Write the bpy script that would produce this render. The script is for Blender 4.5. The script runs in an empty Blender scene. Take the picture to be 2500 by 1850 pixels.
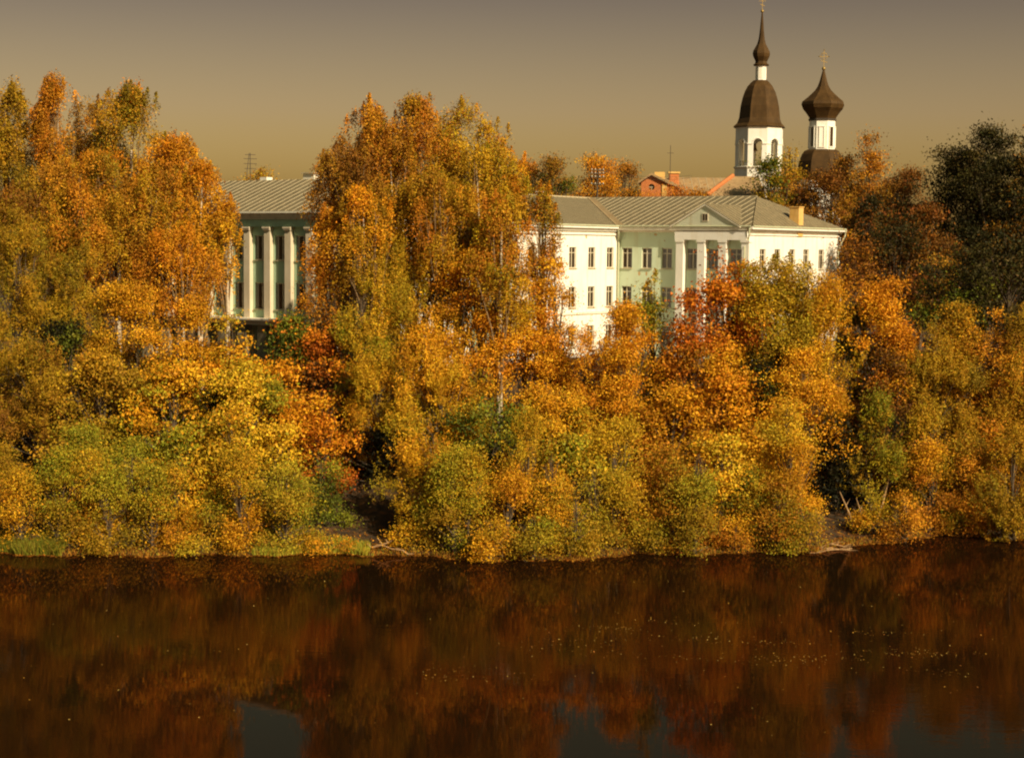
import bpy, math, random
import numpy as np
from mathutils import Vector, Matrix

# ------------------------------------------------------------------ camera, world, sun, exposure
S = bpy.context.scene
C = S.collection
R = math.radians
F = 4000.0                      # focal length in photograph pixels (2500 wide)
CAM = Vector((0, 0, 20.0))
PITCH, ROLL = math.degrees(math.atan(325 / F)), 0.6
cam_d = bpy.data.cameras.new('camera')
cam_d.sensor_width = 36.0
cam_d.lens = 36.0 * F / 2500.0
cam_d.clip_start = 0.5
cam_d.clip_end = 9000
cam = bpy.data.objects.new('camera', cam_d)
C.objects.link(cam)
RM = Matrix.Rotation(R(90 - PITCH), 3, 'X') @ Matrix.Rotation(R(ROLL), 3, 'Z')
cam.matrix_world = Matrix.Translation(CAM) @ RM.to_4x4()
S.camera = cam

SUN_AZ, SUN_EL = 38.0, 33.0     # azimuth measured from 'behind the camera' towards the right
sd = Vector((math.sin(R(SUN_AZ)) * math.cos(R(SUN_EL)), -math.cos(R(SUN_AZ)) * math.cos(R(SUN_EL)), math.sin(R(SUN_EL))))
w = bpy.data.worlds.new('World')
S.world = w
w.use_nodes = True
nt = w.node_tree
nt.nodes.clear()
wo = nt.nodes.new('ShaderNodeOutputWorld')
bg = nt.nodes.new('ShaderNodeBackground')
sky = nt.nodes.new('ShaderNodeTexSky')
sky.sky_type = 'NISHITA'
sky.sun_disc = False
sky.sun_elevation = R(SUN_EL)
sky.sun_rotation = math.atan2(sd.x, sd.y)
sky.dust_density = 3.0
sky.air_density = 1.0
sky.ozone_density = 1.0
tc = nt.nodes.new('ShaderNodeTexCoord')
sx = nt.nodes.new('ShaderNodeSeparateXYZ')
cr = nt.nodes.new('ShaderNodeValToRGB')
mx = nt.nodes.new('ShaderNodeMix')
mx.data_type = 'RGBA'
mx.blend_type = 'MULTIPLY'
mx.inputs[0].default_value = 1.0
nt.links.new(tc.outputs['Generated'], sx.inputs[0])
nt.links.new(sx.outputs['Z'], cr.inputs[0])
SKY = [(0.0, (1.25, 0.72, 0.22)), (0.04, (1.18, 0.70, 0.25)), (0.08, (0.98, 0.57, 0.28)), (0.15, (0.53, 0.305, 0.19)),
       (0.27, (0.38, 0.54, 0.36)), (0.5, (0.22, 0.30, 0.20)), (1.0, (0.20, 0.27, 0.21))]
el = cr.color_ramp.elements
while len(el) < len(SKY):
    el.new(0.5)
for e_, (p, c) in zip(el, SKY):
    e_.position = p
    e_.color = (*c, 1)
nt.links.new(sky.outputs[0], mx.inputs[6])
nt.links.new(cr.outputs[0], mx.inputs[7])
nt.links.new(mx.outputs[2], bg.inputs[0])
bg.inputs[1].default_value = 0.10
nt.links.new(bg.outputs[0], wo.inputs[0])
sun_d = bpy.data.lights.new('sun', 'SUN')
sun_d.energy = 5.0
sun_d.angle = R(0.5)
sun_d.color = (1.0, 0.82, 0.57)
sun = bpy.data.objects.new('sun', sun_d)
sun.rotation_euler = sd.to_track_quat('Z', 'Y').to_euler()
C.objects.link(sun)
S.view_settings.view_transform = 'Standard'
S.view_settings.look = 'None'
S.view_settings.gamma = 1.0
S.view_settings.exposure = 0.42
S.view_settings.use_curve_mapping = False
S.render.engine = 'CYCLES'
S.cycles.pixel_filter_type = 'BLACKMAN_HARRIS'
S.cycles.filter_width = 2.1
S.cycles.max_bounces = 6
S.cycles.transparent_max_bounces = 4

def P(px, py, D):
    """world point seen at photograph pixel (px, py) at distance D in front of the camera"""
    r = RM @ Vector(((px - 1250) / F, (925 - py) / F, -1))
    return CAM + r * (D / r.y)

def PZ(px, py, z):
    r = RM @ Vector(((px - 1250) / F, (925 - py) / F, -1))
    return CAM + r * ((z - CAM.z) / r.z)

rng = np.random.default_rng(7)
random.seed(7)

# ------------------------------------------------------------------ materials
MATS = {}
def base_mat(name):
    m = bpy.data.materials.new(name)
    m.use_nodes = True
    b = m.node_tree.nodes['Principled BSDF']
    MATS[name] = m
    return m, m.node_tree, b

def mat(name, c1, c2=None, scale=3.0, rough=0.8, bump=0.0, stretch=(1, 1, 1), spec=0.3, metal=0.0, c3=None, detail=6, streak=None):
    """noise mottled surface; optional second fine noise for grain, optional vertical streak colour"""
    m, t, b = base_mat(name)
    b.inputs['Roughness'].default_value = rough
    b.inputs['Specular IOR Level'].default_value = spec
    b.inputs['Metallic'].default_value = metal
    n = t.nodes
    tc = n.new('ShaderNodeTexCoord')
    mp = n.new('ShaderNodeMapping')
    mp.inputs['Scale'].default_value = stretch
    t.links.new(tc.outputs['Object'], mp.inputs[0])
    nz = n.new('ShaderNodeTexNoise')
    nz.inputs['Scale'].default_value = scale
    nz.inputs['Detail'].default_value = detail
    nz.inputs['Roughness'].default_value = 0.6
    t.links.new(mp.outputs[0], nz.inputs[0])
    rp = n.new('ShaderNodeValToRGB')
    rp.color_ramp.elements[0].position = 0.32
    rp.color_ramp.elements[1].position = 0.68
    rp.color_ramp.elements[0].color = (*c1, 1)
    rp.color_ramp.elements[1].color = (*(c2 or c1), 1)
    if c3:
        e = rp.color_ramp.elements.new(0.5)
        e.color = (*c3, 1)
    t.links.new(nz.outputs[0], rp.inputs[0])
    col = rp.outputs[0]
    if streak:
        mp2 = n.new('ShaderNodeMapping')
        mp2.inputs['Scale'].default_value = (1.2, 1.2, 0.12)
        t.links.new(tc.outputs['Object'], mp2.inputs[0])
        n2 = n.new('ShaderNodeTexNoise')
        n2.inputs['Scale'].default_value = 1.6
        n2.inputs['Detail'].default_value = 5
        t.links.new(mp2.outputs[0], n2.inputs[0])
        r2 = n.new('ShaderNodeValToRGB')
        r2.color_ramp.elements[0].position = 0.52
        r2.color_ramp.elements[1].position = 0.75
        r2.color_ramp.elements[0].color = (0, 0, 0, 1)
        r2.color_ramp.elements[1].color = (0.7, 0.7, 0.7, 1)
        t.links.new(n2.outputs[0], r2.inputs[0])
        mm = n.new('ShaderNodeMix')
        mm.data_type = 'RGBA'
        t.links.new(r2.outputs[0], mm.inputs[0])
        t.links.new(col, mm.inputs[6])
        mm.inputs[7].default_value = (*streak, 1)
        col = mm.outputs[2]
    t.links.new(col, b.inputs['Base Color'])
    if bump:
        bp = n.new('ShaderNodeBump')
        bp.inputs['Strength'].default_value = bump
        bp.inputs['Distance'].default_value = 0.03
        t.links.new(nz.outputs[0], bp.inputs['Height'])
        t.links.new(bp.outputs[0], b.inputs['Normal'])
    return m

def leaf_mat():
    m = bpy.data.materials.new('leaf')
    m.use_nodes = True
    t = m.node_tree
    n = t.nodes
    n.clear()
    out = n.new('ShaderNodeOutputMaterial')
    at = n.new('ShaderNodeAttribute')
    at.attribute_name = 'leaf_colour'
    tc = n.new('ShaderNodeTexCoord')
    nz = n.new('ShaderNodeTexNoise')
    nz.inputs['Scale'].default_value = 9.0
    nz.inputs['Detail'].default_value = 2
    t.links.new(tc.outputs['Object'], nz.inputs[0])
    hs = n.new('ShaderNodeHueSaturation')
    mr = n.new('ShaderNodeMapRange')
    mr.inputs[3].default_value = 0.75
    mr.inputs[4].default_value = 1.25
    t.links.new(nz.outputs[0], mr.inputs[0])
    t.links.new(mr.outputs[0], hs.inputs['Value'])
    t.links.new(at.outputs['Color'], hs.inputs['Color'])
    b = n.new('ShaderNodeBsdfPrincipled')
    b.inputs['Roughness'].default_value = 0.55
    b.inputs['Specular IOR Level'].default_value = 0.08
    t.links.new(hs.outputs[0], b.inputs['Base Color'])
    tr = n.new('ShaderNodeBsdfTranslucent')
    t.links.new(hs.outputs[0], tr.inputs[0])
    ms = n.new('ShaderNodeMixShader')
    ms.inputs[0].default_value = 0.12
    t.links.new(b.outputs[0], ms.inputs[1])
    t.links.new(tr.outputs[0], ms.inputs[2])
    t.links.new(ms.outputs[0], out.inputs[0])
    return m

LEAF = leaf_mat()
BARK = mat('dark_bark', (0.05, 0.035, 0.022), (0.12, 0.085, 0.05), 6, 0.9, 0.5, (1, 1, 0.3))
TWIG = mat('birch_twig_bark', (0.12, 0.07, 0.03), (0.26, 0.17, 0.08), 5, 0.9, 0.2)
BIRCHBARK = mat('birch_bark', (0.10, 0.08, 0.05), (0.62, 0.52, 0.38), 3, 0.8, 0.3, (1, 1, 2.2), c3=(0.52, 0.43, 0.30))
WHITE = mat('cream_render', (0.76, 0.72, 0.62), (0.82, 0.79, 0.71), 0.6, 0.85, 0.15, streak=(0.66, 0.58, 0.42))
TRIM = mat('cream_trim', (0.70, 0.64, 0.50), (0.78, 0.72, 0.58), 1.2, 0.8, 0.1, streak=(0.5, 0.44, 0.30))
PLASTERTAN = mat('tan_pilaster_plaster', (0.60, 0.50, 0.34), (0.68, 0.58, 0.42), 1.0, 0.85, 0.1, streak=(0.50, 0.40, 0.25))
PIER = mat('shaded_pier_plaster', (0.24, 0.19, 0.11), (0.32, 0.26, 0.16), 1.0, 0.85, 0.1, streak=(0.2, 0.14, 0.08))  # tan plaster darkened to paint in the shade under the ledge
GREEN = mat('pale_green_render', (0.54, 0.64, 0.45), (0.61, 0.70, 0.51), 0.5, 0.85, 0.15, streak=(0.50, 0.52, 0.33))
GREEN2 = mat('green_render_deep', (0.36, 0.52, 0.35), (0.43, 0.58, 0.40), 0.5, 0.85, 0.15, streak=(0.36, 0.42, 0.25))
ROOF = mat('weathered_zinc_roof', (0.135, 0.105, 0.055), (0.19, 0.15, 0.08), 1.1, 0.55, 0.1, spec=0.45, streak=(0.30, 0.22, 0.12))
ROOFB = mat('old_brown_roof', (0.26, 0.17, 0.08), (0.38, 0.25, 0.12), 0.8, 0.7, 0.1, streak=(0.22, 0.12, 0.05))
SEAM = mat('glint_seam_metal', (0.42, 0.35, 0.22), (0.52, 0.44, 0.28), 2.0, 0.5, 0)  # paler than the roof to paint in sun glints along the seams
VALLEY = mat('valley_tin', (0.26, 0.18, 0.09), (0.34, 0.25, 0.13), 1.0, 0.6, 0.1, streak=(0.28, 0.15, 0.06))
BRICK = mat('orange_brickwork', (0.42, 0.13, 0.04), (0.55, 0.20, 0.07), 5, 0.9, 0.3, c3=(0.47, 0.16, 0.05))
BRICKY = mat('yellow_ochre_chimney', (0.60, 0.36, 0.10), (0.70, 0.44, 0.15), 2, 0.9, 0.2, streak=(0.45, 0.22, 0.06))
DOME = mat('brown_dome_metal', (0.045, 0.024, 0.007), (0.075, 0.040, 0.012), 0.7, 0.6, 0.1, spec=0.15, streak=(0.10, 0.055, 0.018))
FRAME = mat('window_frame_paint', (0.55, 0.48, 0.34), (0.66, 0.58, 0.42), 4, 0.6, 0)
CURTAIN = mat('curtain', (0.22, 0.15, 0.10), (0.34, 0.25, 0.17), 5, 0.9, 0, (4, 4, .3))
GOLD = mat('gilded_metal', (0.30, 0.20, 0.06), (0.38, 0.26, 0.09), 4, 0.5, 0, metal=0.6)
IRON = mat('dark_iron', (0.05, 0.04, 0.03), (0.09, 0.07, 0.05), 4, 0.7, 0)
PIPE = mat('painted_pipe', (0.42, 0.44, 0.28), (0.52, 0.52, 0.34), 3, 0.6, 0)
WOOD = mat('driftwood', (0.22, 0.13, 0.06), (0.42, 0.26, 0.12), 5, 0.9, 0.3)
BELL = mat('bronze_bell', (0.20, 0.13, 0.05), (0.28, 0.18, 0.07), 4, 0.4, 0, metal=0.8)
def glass_mat():
    m, t, b = base_mat('window_glass')
    b.inputs['Base Color'].default_value = (0.030, 0.017, 0.008, 1)
    b.inputs['Roughness'].default_value = 0.12
    b.inputs['Specular IOR Level'].default_value = 0.6
    return m
GLASS = glass_mat()

# ------------------------------------------------------------------ object helpers
def wloc(o):
    v = Vector((0, 0, 0))
    while o is not None:
        v = v + o.location
        o = o.parent
    return v

def tag(o, label, cat, group=None):
    o['label'] = label
    o['category'] = cat
    if group:
        o['group'] = group
    return o

def thing(name, loc, label, cat, group=None):
    o = bpy.data.objects.new(name, None)
    o.location = loc
    o.empty_display_size = 0.5
    C.objects.link(o)
    return tag(o, label, cat, group)

class MB:
    def __init__(self):
        self.v, self.f = [], []
    def add(self, vs, fs):
        k = len(self.v)
        self.v += [tuple(p) for p in vs]
        self.f += [tuple(i + k for i in q) for q in fs]
    def boxp(self, o, u, wv, a0, a1, b0, b1, z0, z1):
        """box in a frame: origin o, unit u along, wv outward"""
        vs = []
        for z in (z0, z1):
            for (a, b) in ((a0, b0), (a1, b0), (a1, b1), (a0, b1)):
                p = Vector((o.x, o.y, 0)) + u * a + wv * b
                vs.append((p.x, p.y, z))
        self.add(vs, [(0, 3, 2, 1), (4, 5, 6, 7), (0, 1, 5, 4), (1, 2, 6, 5), (2, 3, 7, 6), (3, 0, 4, 7)])
    def box(self, x0, x1, y0, y1, z0, z1):
        self.boxp(Vector((0, 0, 0)), Vector((1, 0, 0)), Vector((0, 1, 0)), x0, x1, y0, y1, z0, z1)
    def tube(self, pts, rs, n=6, cap=True):
        k = len(self.v)
        pts = [Vector(p) for p in pts]
        for i, p in enumerate(pts):
            d = (pts[min(i + 1, len(pts) - 1)] - pts[max(i - 1, 0)])
            if d.length < 1e-6:
                d = Vector((0, 0, 1))
            d.normalize()
            a = d.cross(Vector((0.31, 0.95, 0.05)))
            if a.length < 0.1:
                a = d.cross(Vector((1, 0, 0)))
            a.normalize()
            b = d.cross(a)
            for j in range(n):
                t = 2 * math.pi * j / n
                q = p + (a * math.cos(t) + b * math.sin(t)) * rs[i]
                self.v.append(tuple(q))
        for i in range(len(pts) - 1):
            for j in range(n):
                j2 = (j + 1) % n
                self.f.append((k + i * n + j, k + i * n + j2, k + (i + 1) * n + j2, k + (i + 1) * n + j))
        if cap:
            self.f.append(tuple(k + j for j in range(n)))
            self.f.append(tuple(k + (len(pts) - 1) * n + j for j in reversed(range(n))))
    def lathe(self, cx, cy, prof, n=8, rot=0.0):
        k = len(self.v)
        for (z, r) in prof:
            for j in range(n):
                t = rot + 2 * math.pi * j / n
                self.v.append((cx + r * math.cos(t), cy + r * math.sin(t), z))
        for i in range(len(prof) - 1):
            for j in range(n):
                j2 = (j + 1) % n
                self.f.append((k + i * n + j, k + i * n + j2, k + (i + 1) * n + j2, k + (i + 1) * n + j))
        self.f.append(tuple(k + j for j in reversed(range(n))))
        self.f.append(tuple(k + (len(prof) - 1) * n + j for j in range(n)))
    def build(self, name, material, parent=None, loc=None, smooth=False):
        o3 = wloc(parent) if parent is not None else Vector((0, 0, 0))
        org = Vector(loc) if loc is not None else o3
        me = bpy.data.meshes.new(name)
        me.from_pydata([(a - org.x, b - org.y, c - org.z) for a, b, c in self.v], [], self.f)
        me.materials.append(material)
        if smooth:
            me.polygons.foreach_set('use_smooth', [True] * len(me.polygons))
        me.update()
        o = bpy.data.objects.new(name, me)
        C.objects.link(o)
        if parent is not None:
            o.parent = parent
        o.location = org - o3
        return o

# ------------------------------------------------------------------ terrain and water
SH = [(-400, 1352), (0, 1352), (300, 1356), (700, 1354), (950, 1352), (1150, 1366), (1350, 1368), (1550, 1352), (1800, 1350), (1990, 1346), (2080, 1332), (2200, 1318), (2320, 1306), (2500, 1310), (2900, 1290)]
shp = [PZ(a, b, 0.0) for a, b in SH]
shx = np.array([p.x for p in shp]); shy = np.array([p.y for p in shp])
def shore(x):
    x = np.asarray(x, float)
    return np.interp(x, shx, shy) + 0.35 * np.sin(x * 0.9) + 0.25 * np.sin(x * 2.3 + 1)
def height(x, y):
    x = np.asarray(x, float); y = np.asarray(y, float)
    d = y - shore(x)
    up = np.interp(d, [-14, -3, 0, 1.2, 5, 14, 26, 34, 80, 400, 2500, 6000], [-2.5, -0.6, 0.0, 0.30, 0.9, 3.6, 7.0, 8.6, 9.2, 10.5, 14, 30])
    near = np.interp(-y, [8, 20, 40, 400, 3000], [-2.5, 0.5, 4, 8, 12])
    h = np.where(y < 20, near, up)
    return h + np.where(d > 1, 0.12 * np.sin(x * 0.7 + y * 0.5) + 0.10 * np.sin(x * 1.7 - y * 1.1), 0)
def gz(x, y):
    return float(height(x, y))

xs = np.unique(np.concatenate([np.linspace(-4000, -70, 30), np.linspace(-70, 75, 230), np.linspace(75, 4000, 30)]))
ys = np.unique(np.concatenate([np.linspace(-2500, -60, 16), np.linspace(-60, 85, 30), np.linspace(85, 150, 110), np.linspace(150, 420, 50), np.linspace(420, 6000, 30)]))
X, Y = np.meshgrid(xs, ys)
Z = height(X, Y)
vs = np.stack([X, Y, Z], -1).reshape(-1, 3)
nx, ny = len(xs), len(ys)
idx = np.arange(nx * ny).reshape(ny, nx)
fs = np.stack([idx[:-1, :-1], idx[:-1, 1:], idx[1:, 1:], idx[1:, :-1]], -1).reshape(-1, 4)
me = bpy.data.meshes.new('ground')
me.from_pydata(vs.tolist(), [], fs.tolist())
GROUND = mat('leaf_strewn_ground', (0.020, 0.014, 0.007), (0.13, 0.055, 0.014), 1.6, 0.95, 0.8, detail=10, c3=(0.045, 0.026, 0.010))
me.materials.append(GROUND)
me.polygons.foreach_set('use_smooth', [True] * len(me.polygons))
g = bpy.data.objects.new('ground', me)
C.objects.link(g)
g['kind'] = 'structure'

def water_mat():
    m, t, b = base_mat('river_water')
    n = t.nodes
    tc = n.new('ShaderNodeTexCoord')
    def noise(scale, st, det, rot=0):
        mp = n.new('ShaderNodeMapping')
        mp.inputs['Scale'].default_value = st
        mp.inputs['Rotation'].default_value = (0, 0, rot)
        t.links.new(tc.outputs['Object'], mp.inputs[0])
        z = n.new('ShaderNodeTexNoise')
        z.inputs['Scale'].default_value = scale
        z.inputs['Detail'].default_value = det
        t.links.new(mp.outputs[0], z.inputs[0])
        return z.outputs[0]
    a = noise(1.7, (0.45, 1.3, 1), 3, 0.15)
    c = noise(5.0, (0.5, 1.4, 1), 2, -0.2)
    gst = noise(0.05, (0.6, 1.6, 1), 3)
    mr = n.new('ShaderNodeMapRange')
    mr.inputs[1].default_value = 0.40; mr.inputs[2].default_value = 0.62
    mr.inputs[3].default_value = 0.25; mr.inputs[4].default_value = 1.7
    t.links.new(gst, mr.inputs[0])
    mm = n.new('ShaderNodeMath'); mm.operation = 'MULTIPLY_ADD'
    t.links.new(c, mm.inputs[0]); mm.inputs[1].default_value = 0.42
    t.links.new(a, mm.inputs[2])
    m2 = n.new('ShaderNodeMath'); m2.operation = 'MULTIPLY'
    t.links.new(mm.outputs[0], m2.inputs[0]); t.links.new(mr.outputs[0], m2.inputs[1])
    bp = n.new('ShaderNodeBump')
    bp.inputs['Strength'].default_value = 1.0
    bp.inputs['Distance'].default_value = 0.0032
    t.links.new(m2.outputs[0], bp.inputs['Height'])
    n.remove(b)
    df = n.new('ShaderNodeBsdfDiffuse'); df.inputs[0].default_value = (0.012, 0.006, 0.002, 1)
    gl = n.new('ShaderNodeBsdfGlossy'); gl.inputs[0].default_value = (0.72, 0.43, 0.30, 1); gl.inputs['Roughness'].default_value = 0.02
    fr = n.new('ShaderNodeFresnel'); fr.inputs[0].default_value = 1.33
    ms = n.new('ShaderNodeMixShader')
    for q in (gl, fr):
        t.links.new(bp.outputs[0], q.inputs['Normal'])
    t.links.new(fr.outputs[0], ms.inputs[0]); t.links.new(df.outputs[0], ms.inputs[1]); t.links.new(gl.outputs[0], ms.inputs[2])
    t.links.new(ms.outputs[0], n['Material Output'].inputs[0])
    return m
wb = MB()
wb.add([(-4000, -30, 0), (4000, -30, 0), (4000, 160, 0), (-4000, 160, 0)], [(0, 1, 2, 3)])
wt = wb.build('water', water_mat())
wt['kind'] = 'structure'

# ------------------------------------------------------------------ buildings
TH = R(36.0)
Tt = Vector((math.cos(TH), -math.sin(TH), 0))      # along the shaded facades, to the right and nearer
Nn = Vector((-math.sin(TH), -math.cos(TH), 0))     # outward normal of those facades

class Wall:
    """one facade: o = left end seen from outside, u = along, w = outward"""
    def __init__(self, root, o, u, w, length, z0, z1, material, thick=0.45):
        self.root, self.o, self.u, self.w, self.L, self.z0, self.z1, self.m, self.th = root, Vector((o.x, o.y, 0)), u, w, length, z0, z1, material, thick
        self.open = []
    def window(self, uc, wd, z0, z1, kind=0):
        self.open.append((uc - wd / 2, uc + wd / 2, z0, z1, kind))
    def finish(self, name='wall'):
        us = sorted({0.0, self.L} | {a for q in self.open for a in q[:2]})
        zs = sorted({self.z0, self.z1} | {a for q in self.open for a in q[2:4]})
        m = MB()
        def pt(a, b, z):
            p = self.o + self.u * a + self.w * b
            return (p.x, p.y, z)
        for i in range(len(us) - 1):
            j = 0
            while j < len(zs) - 1:
                uc = (us[i] + us[i + 1]) / 2
                def isopen(jj):
                    zc = (zs[jj] + zs[jj + 1]) / 2
                    return any(q[0] < uc < q[1] and q[2] < zc < q[3] for q in self.open)
                if isopen(j):
                    j += 1
                    continue
                k = j
                while k < len(zs) - 1 and not isopen(k):
                    k += 1
                a0, a1, c0, c1 = us[i], us[i + 1], zs[j], zs[k]
                m.add([pt(a0, 0, c0), pt(a1, 0, c0), pt(a1, 0, c1), pt(a0, 0, c1)], [(0, 1, 2, 3)])
                j = k
        d = -0.24
        for (a0, a1, c0, c1, kd) in self.open:
            m.add([pt(a0, 0, c0), pt(a1, 0, c0), pt(a1, 0, c1), pt(a0, 0, c1), pt(a0, d, c0), pt(a1, d, c0), pt(a1, d, c1), pt(a0, d, c1)],
                  [(0, 4, 5, 1), (1, 5, 6, 2), (2, 6, 7, 3), (3, 7, 4, 0)])
        o = m.build(name, self.m, self.root)
        for q in self.open:
            self.win(*q)
        return o
    def win(self, a0, a1, z0, z1, kind):
        wd, h = a1 - a0, z1 - z0
        key = (round(wd, 2), round(h, 2), kind)
        if key not in WINCACHE:
            WINCACHE[key] = make_window_meshes(*key)
        fm, pms, sm = WINCACHE[key]
        p = self.o + self.u * ((a0 + a1) / 2) + self.w * (-0.12)
        ang = math.atan2(self.u.y, self.u.x)
        f = bpy.data.objects.new('window', fm)
        C.objects.link(f)
        f.parent = self.root
        f.location = Vector((p.x, p.y, z0)) - wloc(self.root)
        f.rotation_euler = (0, 0, ang)
        for pm, nm in pms:
            c = bpy.data.objects.new(nm, pm)
            C.objects.link(c)
            c.parent = f
        s = bpy.data.objects.new('sill', sm)
        C.objects.link(s)
        s.parent = f

WINCACHE = {}
def raw_mesh(name, mb, material):
    me = bpy.data.meshes.new(name)
    me.from_pydata(mb.v, [], mb.f)
    me.materials.append(material)
    return me
def make_window_meshes(wd, h, kind):
    # local: x along, y negative = outward ... the wall's w is to the right-hand side: outward = -y
    f = MB()
    t = 0.085
    hw = wd / 2 - 0.004
    tr = h * 0.72
    f.box(-hw, -hw + t, 0.0, 0.09, 0.004, h - 0.004)
    f.box(hw - t, hw, 0.0, 0.09, 0.004, h - 0.004)
    f.box(-hw + t, hw - t, 0.0, 0.09, 0.004, t)
    f.box(-hw + t, hw - t, 0.0, 0.09, h - t, h - 0.004)
    xm = -0.04 if kind == 0 else 0.12 * wd
    f.box(xm - 0.05, xm + 0.05, 0.005, 0.085, t, h - t)
    panes = []
    if kind == 0:
        f.box(-hw + t, xm - 0.05, 0.01, 0.08, tr, tr + 0.06)
        f.box(xm + 0.05, hw - t, 0.01, 0.08, tr, tr + 0.06)
        rects = [(-hw + t, xm - 0.05, t, tr), (xm + 0.05, hw - t, t, tr), (-hw + t, xm - 0.05, tr + 0.06, h - t), (xm + 0.05, hw - t, tr + 0.06, h - t)]
    else:
        rects = [(-hw + t, xm - 0.05, t, h - t), (xm + 0.05, hw - t, t, h - t)]
    for (a, b, c, d) in rects:
        q = MB()
        q.box(a, b, 0.04, 0.05, c, d)
        panes.append((raw_mesh('pane', q, GLASS), 'pane'))
    if kind == 1:
        q = MB()
        q.box(-hw + t, -hw + t + 0.22 * wd, 0.052, 0.06, t, h - t)
        panes.append((raw_mesh('curtain', q, CURTAIN), 'curtain'))
    s = MB()
    s.box(-wd / 2 - 0.08, wd / 2 + 0.08, -0.24, -0.01, -0.07, 0.0)
    return raw_mesh('window', f, FRAME), panes, raw_mesh('sill', s, SEAM)

def clip(poly, a, lo):
    out = []
    for i in range(len(poly)):
        p, q = poly[i], poly[(i + 1) % len(poly)]
        ip = p[0] >= a if lo else p[0] <= a
        iq = q[0] >= a if lo else q[0] <= a
        if ip:
            out.append(p)
        if ip != iq:
            t = (a - p[0]) / (q[0] - p[0])
            out.append((a, p[1] + t * (q[1] - p[1])))
    return out

def roof_slope(root, o, u, inw, poly, z0, rise, pitch=0.62, material=None, seam=True):
    """standing seam roof slope: each metal tray between two seams is a part"""
    material = material or ROOF
    us = [p[0] for p in poly]
    a = min(us)
    while a < max(us) - 0.05:
        b = min(a + pitch, max(us))
        pl = clip(clip(poly, a, True), b, False)
        if len(pl) >= 3:
            m = MB()
            lift = random.uniform(0, 0.006)
            def pt(uu, vv, dz=0):
                p = Vector((o.x, o.y, 0)) + u * uu + inw * vv
                return (p.x, p.y, z0 + vv * rise + dz + lift)
            n = len(pl)
            m.add([pt(x, y, 0) for x, y in pl] + [pt(x, y, -0.05) for x, y in pl],
                  [tuple(range(n)), tuple(range(2 * n - 1, n - 1, -1))] + [(i, i + n, (i + 1) % n + n, (i + 1) % n) for i in range(n)])
            r = m.build('roof_panel', material, root)
            if seam:
                vv = [p[1] for p in pl if abs(p[0] - a) < 1e-6]
                if len(vv) >= 2 and max(vv) - min(vv) > 0.2:
                    v0, v1 = min(vv), max(vv)
                    s = MB()
                    w_ = 0.024
                    s.add([pt(a - w_, v0, 0.006), pt(a + w_, v0, 0.006), pt(a + w_, v1, 0.006), pt(a - w_, v1, 0.006),
                           pt(a - w_, v0, 0.045), pt(a + w_, v0, 0.045), pt(a + w_, v1, 0.045), pt(a - w_, v1, 0.045)],
                          [(4, 5, 6, 7), (0, 1, 5, 4), (1, 2, 6, 5), (2, 3, 7, 6), (3, 0, 4, 7)])
                    s.build('seam', SEAM, r)
        a = b

def cornice(root, o, u, w, L, z, steps, material, name='cornice'):
    m = MB()
    for (za, zb, b0, b1, ex) in steps:
        m.boxp(Vector((o.x, o.y, 0)), u, w, -ex, L + ex, b0, b1, z + za, z + zb)
    return m.build(name, material, root)

# ---- left building (pilastered green facade)
A = P(650, 600, 150)
D0 = -17.5; D1 = 12.5
oL = Vector((A.x, A.y, 0)) + Tt * D0
LL = D1 - D0
GZ = 7.0
zEave = P(650, 516, 150).z
lb = thing('institute_building', (oL.x, oL.y, GZ), 'long green building with pale pilasters and grey metal hipped roof behind the left birches', 'building')
wl = Wall(lb, oL, Tt, Nn, LL, GZ, zEave - 0.05, GREEN2)
# pilaster positions: one at photograph x about 652
pit = 2.78
pc = []
def u_at(px, o, u, py=620):
    """distance along a facade line where the ray through px meets it"""
    r = RM @ Vector(((px - 1250) / F, (925 - py) / F, -1))
    # CAM + r*s = o + u*t
    det = r.x * (-u.y) + u.x * r.y
    s = ((o.x - CAM.x) * (-u.y) + u.x * (o.y - CAM.y)) / det
    tt = (r.x * (o.y - CAM.y) - r.y * (o.x - CAM.x)) / det
    return tt
u0 = u_at(652, oL + Nn * 0.4, Tt)
pit = (u_at(754, oL + Nn * 0.4, Tt) - u0) / 2.0
k = 0
while u0 - pit * k > 0.5:
    pc.append(u0 - pit * k); k += 1
k = 1
while u0 + pit * k < LL - 0.5:
    pc.append(u0 + pit * k); k += 1
pc.sort()
def zat(py, px=650, D=150):
    return P(px, py, D).z
ztop1, zbot1, ztop2, zbot2 = zat(575), zat(635), zat(690), zat(755)
zled = zat(776)
for i in range(len(pc) - 1):
    uc = (pc[i] + pc[i + 1]) / 2 + 0.03
    wl.window(uc, 1.42, zbot1, ztop1, 1)
    wl.window(uc, 1.42, zbot2, ztop2, 1)
    wl.window(uc, 1.25, GZ + 0.9, GZ + 3.2, 0)
wl.finish()
for uc in pc:
    m = MB()
    m.boxp(oL, Tt, Nn, uc - 0.38, uc + 0.38, 0.002, 0.42, zled, zat(562))
    pl = m.build('pilaster', PLASTERTAN, lb)
    m = MB()
    m.boxp(oL, Tt, Nn, uc - 0.44, uc + 0.44, 0.0, 0.55, zat(562) + 0.001, zat(562) + 0.14)
    m.boxp(oL, Tt, Nn, uc - 0.48, uc + 0.48, 0.0, 0.60, zat(562) + 0.145, zat(562) + 0.30)
    m.build('capital', PLASTERTAN, pl)
    m = MB()
    m.boxp(oL, Tt, Nn, uc - 0.55, uc + 0.55, 0.3, 1.1, GZ, zled - 0.62)
    m.build('porch_pier', PIER, lb)
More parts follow.
